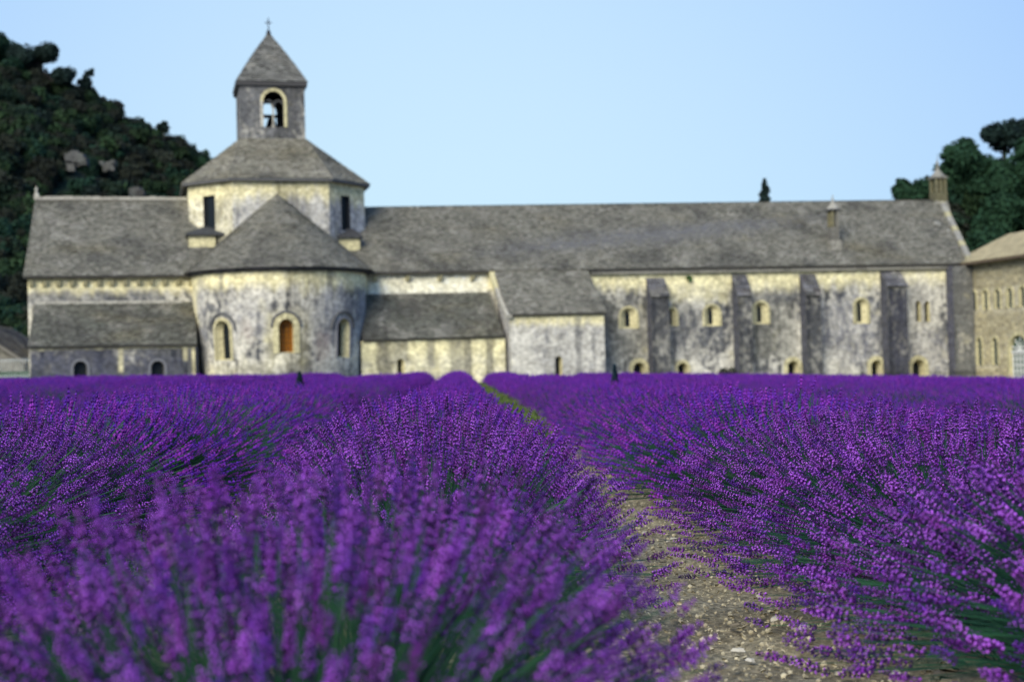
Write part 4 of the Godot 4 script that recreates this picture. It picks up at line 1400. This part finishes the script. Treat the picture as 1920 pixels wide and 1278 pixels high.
func small_things() -> void:
	rng.seed = 404
	# dark green weeds that stand up out of the lavender
	for q in [[-4.35, 29.0, 0.50, 0.70, "slim blue-green weed standing up out of lavender before the apse"], [2.15, 30.0, 0.45, 0.84, "slim blue-green weed standing up out of lavender before the nave"]]:
		var p := row_point(q[0], q[1])
		p.x = q[0]; p.z = -q[1]; p.y = ground(p.x, p.z)
		var t := thing("weed_plant", q[4], "plant", p)
		var st := MB.new()
		st.tube([Vector3.ZERO, Vector3(0.02, q[3], 0)], [0.012, 0.004], 4, Color(0.03, 0.08, 0.05))
		obj("stem", st.mesh(), M.painted, t)
		var lf := MB.new()
		for i in 420:
			var f := pow(rng.randf(), 0.8)
			var a := rng.randf() * TAU
			var o := Vector3(0, 0.25 + f * (q[3] - 0.22), 0)
			var d := Vector3(cos(a), 0.7, sin(a)).normalized()
			var long := lerpf(0.19, 0.04, f)
			var e := d.cross(Vector3.UP).normalized() * 0.026
			lf.quad(o, o + d * long * 0.6 - e, o + d * long, o + d * long * 0.6 + e, Color(0.055, 0.105, 0.125) * rng.randf_range(0.7, 1.4))
		obj("leaves", lf.mesh(), M.painted, t)
	# tuft growing out of the abbey wall under the eaves
	var tp := church_frame * Vector3(24.74, 5.93, 0.06)
	var tu := thing("wall_plant", "small green tuft growing from the abbey wall under the eaves", "plant", tp)
	var tl := MB.new()
	for i in 130:
		var d := Vector3(rng.randfn(), rng.randfn() + 0.3, absf(rng.randfn())).normalized()
		var o := d * rng.randf_range(0.0, 0.17)
		var e := d.cross(Vector3(rng.randfn(), rng.randfn(), 1)).normalized() * 0.03
		tl.quad(o, o + d * 0.05 - e, o + d * 0.1, o + d * 0.05 + e, Color(0.02, 0.10, 0.02) * rng.randf_range(0.7, 1.4))
	obj("leaves", tl.mesh(), M.painted, tu)
	# two dark planter boxes against the wall
	var bx := thing("planter_box", "low dark box standing against the abbey wall between buttresses", "planter")
	bx.transform = church_frame * Transform3D(Basis.IDENTITY, Vector3(26.85, -0.45, 0.55))
	var pb := MB.new()
	pb.hexa([Vector3(-0.42, 0, 0.22), Vector3(0.42, 0, 0.22), Vector3(0.42, 0, -0.22), Vector3(-0.42, 0, -0.22), Vector3(-0.5, 0.72, 0.28), Vector3(0.5, 0.72, 0.28), Vector3(0.5, 0.72, -0.28), Vector3(-0.5, 0.72, -0.28)], Color(0.02, 0.02, 0.02))
	obj("box", pb.mesh(), M.painted, bx)
	var pl := MB.new()
	for i in 150:
		var k := -0.25 if i % 2 else 0.25
		var d := Vector3(rng.randfn(), absf(rng.randfn()), rng.randfn()).normalized()
		var o := Vector3(k, 0.72, 0) + d * rng.randf_range(0.05, 0.2)
		var e := d.cross(Vector3(rng.randfn(), rng.randfn(), 1)).normalized() * 0.04
		pl.quad(o, o + d * 0.06 - e, o + d * 0.12, o + d * 0.06 + e, Color(0.015, 0.02, 0.015) * rng.randf_range(0.7, 1.4))
	obj("leaves", pl.mesh(), M.painted, bx)
	# white railing at the far left
	var fence := thing("railing_fence", "pale metal railing at left edge before the abbey", "fence", Vector3(-27.9, 0, -74.0))
	var base := ground(-26, -74) + 0.52
	var rail := MB.new()
	rail.box(Vector3(0, base + 0.98, -0.015), Vector3(2.75, base + 1.01, 0.015))
	obj("rail", rail.mesh(), M.rail, fence)
	obj("rail", rail.mesh(), M.rail, fence).position.y = -0.82
	var bar := MB.new()
	bar.tube([Vector3(0, base + 0.05, 0), Vector3(0, base + 1.1, 0)], [0.012, 0.012], 5)
	var bm := bar.mesh()
	for i in 23:
		obj("baluster", bm, M.rail, fence).position.x = 0.06 + 0.12 * i
	var bank := MB.new()
	var bt := base + 0.14
	bank.hexa([Vector3(-36, bt - 1.4, -72.5), Vector3(-24.6, bt - 1.4, -72.5), Vector3(-24.6, bt - 1.4, -80), Vector3(-36, bt - 1.4, -80), Vector3(-36, bt - 0.5, -73), Vector3(-24.8, bt - 0.6, -73), Vector3(-24.8, bt + 0.3, -80), Vector3(-36, bt + 0.4, -80)], Color(0.035, 0.07, 0.025))
	tag(obj("grass_bank", bank.mesh(), M.painted), "dark grass bank behind the pale railing", "", "", "structure")
	var ob := thing("outbuilding", "low outbuilding with grey sloping roof at far left edge", "building", Vector3(-31.2, 0, -84))
	var wl := MB.new()
	wl.box(Vector3(-4, -0.5, -4), Vector3(3.0, 2.0, 2), PALE * 0.5)
	obj("wall", wl.mesh(), M.stone, ob)
	roof("roof", ob, [Vector3(3.3, 1.9, 2.4), Vector3(3.3, 1.9, -4.4), Vector3(0, 4.15, -4.4), Vector3(0, 4.15, 2.4)], 0.2, slate_tint(Color(0.085, 0.08, 0.075)))
	roof("roof", ob, [Vector3(-4.3, 1.9, -4.4), Vector3(-4.3, 1.9, 2.4), Vector3(0, 4.15, 2.4), Vector3(0, 4.15, -4.4)], 0.2, slate_tint(Color(0.085, 0.08, 0.075)))
	var gb := MB.new()
	gb.tri(Vector3(-4, 2.0, 2), Vector3(3.0, 2.0, 2), Vector3(0, 4.05, 2), PALE * 0.4)
	obj("gable", gb.mesh(), M.stone, ob)


func _ready() -> void:
	# --- camera
	var cam := Camera3D.new()
	cam.name = "camera"
	var p := 0.01912
	var f0 := Vector3(0, sin(p), -cos(p))
	var u0 := Vector3(0, cos(p), sin(p))
	var r0 := Vector3.RIGHT
	var right := r0 * cos(ROLL) - u0 * sin(ROLL)
	var up := r0 * sin(ROLL) + u0 * cos(ROLL)
	cam.transform = Transform3D(Basis(right, up, -f0), Vector3(0, 0.8, 0))
	var at := CameraAttributesPhysical.new()
	at.frustum_focal_length = 50.0
	at.frustum_focus_distance = 5.3
	at.exposure_aperture = 3.25
	cam.attributes = at
	add_child(cam)
	cam.fov = 26.95
	cam.near = 0.05
	cam.far = 2000.0
	# --- sky, light, exposure
	var sky := PanoramaSkyMaterial.new()        # clear dusk sky: pale low down towards the abbey, bluer away from there and upwards
	var im := Image.create(512, 256, false, Image.FORMAT_RGBF)
	for y in 256:
		var el := PI * (0.5 - (y + 0.5) / 256.0)
		for x in 512:
			var az := TAU * (x + 0.5) / 512.0
			var away := acos(clampf(cos(az + 0.05) * cos(el), -1, 1))
			var c := Color(0.205, 0.280, 0.335).lerp(Color(0.080, 0.155, 0.330), smoothstep(0.04, 0.80, away))
			c = c.lerp(Color(0.205, 0.295, 0.335), 0.55 * exp(-absf(el) * 9.0))
			im.set_pixel(x, y, c if el > 0 else Color(0.06, 0.045, 0.055))
	sky.panorama = ImageTexture.create_from_image(im)
	var env := Environment.new()
	env.background_mode = Environment.BG_SKY
	env.sky = Sky.new()
	env.sky.sky_material = sky
	env.tonemap_mode = Environment.TONE_MAPPER_LINEAR
	env.tonemap_exposure = 3.0
	env.sdfgi_enabled = true
	env.ssao_enabled = true
	env.ssil_enabled = true
	var we := WorldEnvironment.new()
	we.name = "environment"
	we.environment = env
	add_child(we)
	var sun := DirectionalLight3D.new()
	sun.name = "sun"
	sun.light_color = Color(1.0, 0.965, 0.90)
	sun.light_energy = 0.6
	sun.light_angular_distance = 40.0
	sun.shadow_enabled = true
	sun.sky_mode = DirectionalLight3D.SKY_MODE_LIGHT_ONLY
	add_child(sun)
	sun.look_at_from_position(Vector3(-16, 25, 34), Vector3.ZERO)

	# --- materials
	rng.seed = 7
	noise.seed = 3
	noise.noise_type = FastNoiseLite.TYPE_SIMPLEX_SMOOTH
	noise.frequency = 0.05
	noise.fractal_octaves = 4
	fine.seed = 9
	fine.noise_type = FastNoiseLite.TYPE_SIMPLEX_SMOOTH
	fine.frequency = 0.05
	fine.fractal_octaves = 3
	M.grain_tex = grain(0.02, 0.62, 1.0, 5)
	M.painted = mat("painted by vertex", Color.WHITE, 0.92, true)
	M.stone = mat("dressed stone", Color.WHITE, 0.92, true)
	M.stone.albedo_texture = M.grain_tex
	M.stone.uv1_triplanar = true
	M.stone.uv1_scale = Vector3.ONE * 0.8
	M.dim_stone = mat("weathered stone", Color(0.15, 0.155, 0.165))
	M.grey_stone = mat("grey stone", Color(0.19, 0.19, 0.20))
	M.dark = mat("dark glass", Color(0.010, 0.013, 0.014), 0.25)
	M.amber = mat("amber glass", Color(0.34, 0.13, 0.012), 0.3)
	M.pane_grey = mat("grey glass", Color(0.05, 0.065, 0.06), 0.2)
	M.pane_green = mat("green glass", Color(0.03, 0.075, 0.055), 0.15)
	M.iron = mat("dark iron", Color(0.012, 0.011, 0.013), 0.6)
	M.white = mat("white paint", Color(0.62, 0.64, 0.60), 0.6)
	M.rail = mat("pale metal", Color(0.42, 0.46, 0.44), 0.6)
	M.lavender = mat("lavender", Color.WHITE, 0.75, true)
	M.tinted = mat("tinted", Color.WHITE, 0.9, true)
	M.oak = mat("oak leaves", Color.WHITE, 0.85, true)
	M.oak.albedo_color = Color(0.013, 0.040, 0.018).linear_to_srgb()
	M.pine = mat("pine needles", Color.WHITE, 0.85, true)
	M.pine.albedo_color = Color(0.009, 0.022, 0.018).linear_to_srgb()
	M.soil = mat("stony soil", Color.WHITE, 0.95, true)
	M.soil.albedo_texture = grain(0.03, 0.45, 1.1, 21, 512)
	M.soil.heightmap_enabled = true
	M.soil.heightmap_texture = grain(0.045, 0.0, 1.0, 22, 512)
	M.soil.heightmap_scale = 0.5
	M.soil.uv1_triplanar = true
	M.soil.uv1_world_triplanar = true
	M.soil.uv1_scale = Vector3.ONE * 1.7
	M.pebbles = []
	for c in [Color(0.30, 0.27, 0.19), Color(0.40, 0.38, 0.31), Color(0.22, 0.19, 0.12), Color(0.13, 0.115, 0.085)]:
		M.pebbles.append(mat("pebble", c))

	# --- the abbey's own axes: x along its front, z out of it
	church_frame = Transform3D(Basis(Vector3.UP, deg_to_rad(14)), Vector3(-13.2026, 0, -80.0))
	terrain()
	hills()
	rng.seed = 99
	abbey()
	wing()
	small_things()
	rng.seed = 2024
	lavender_field()
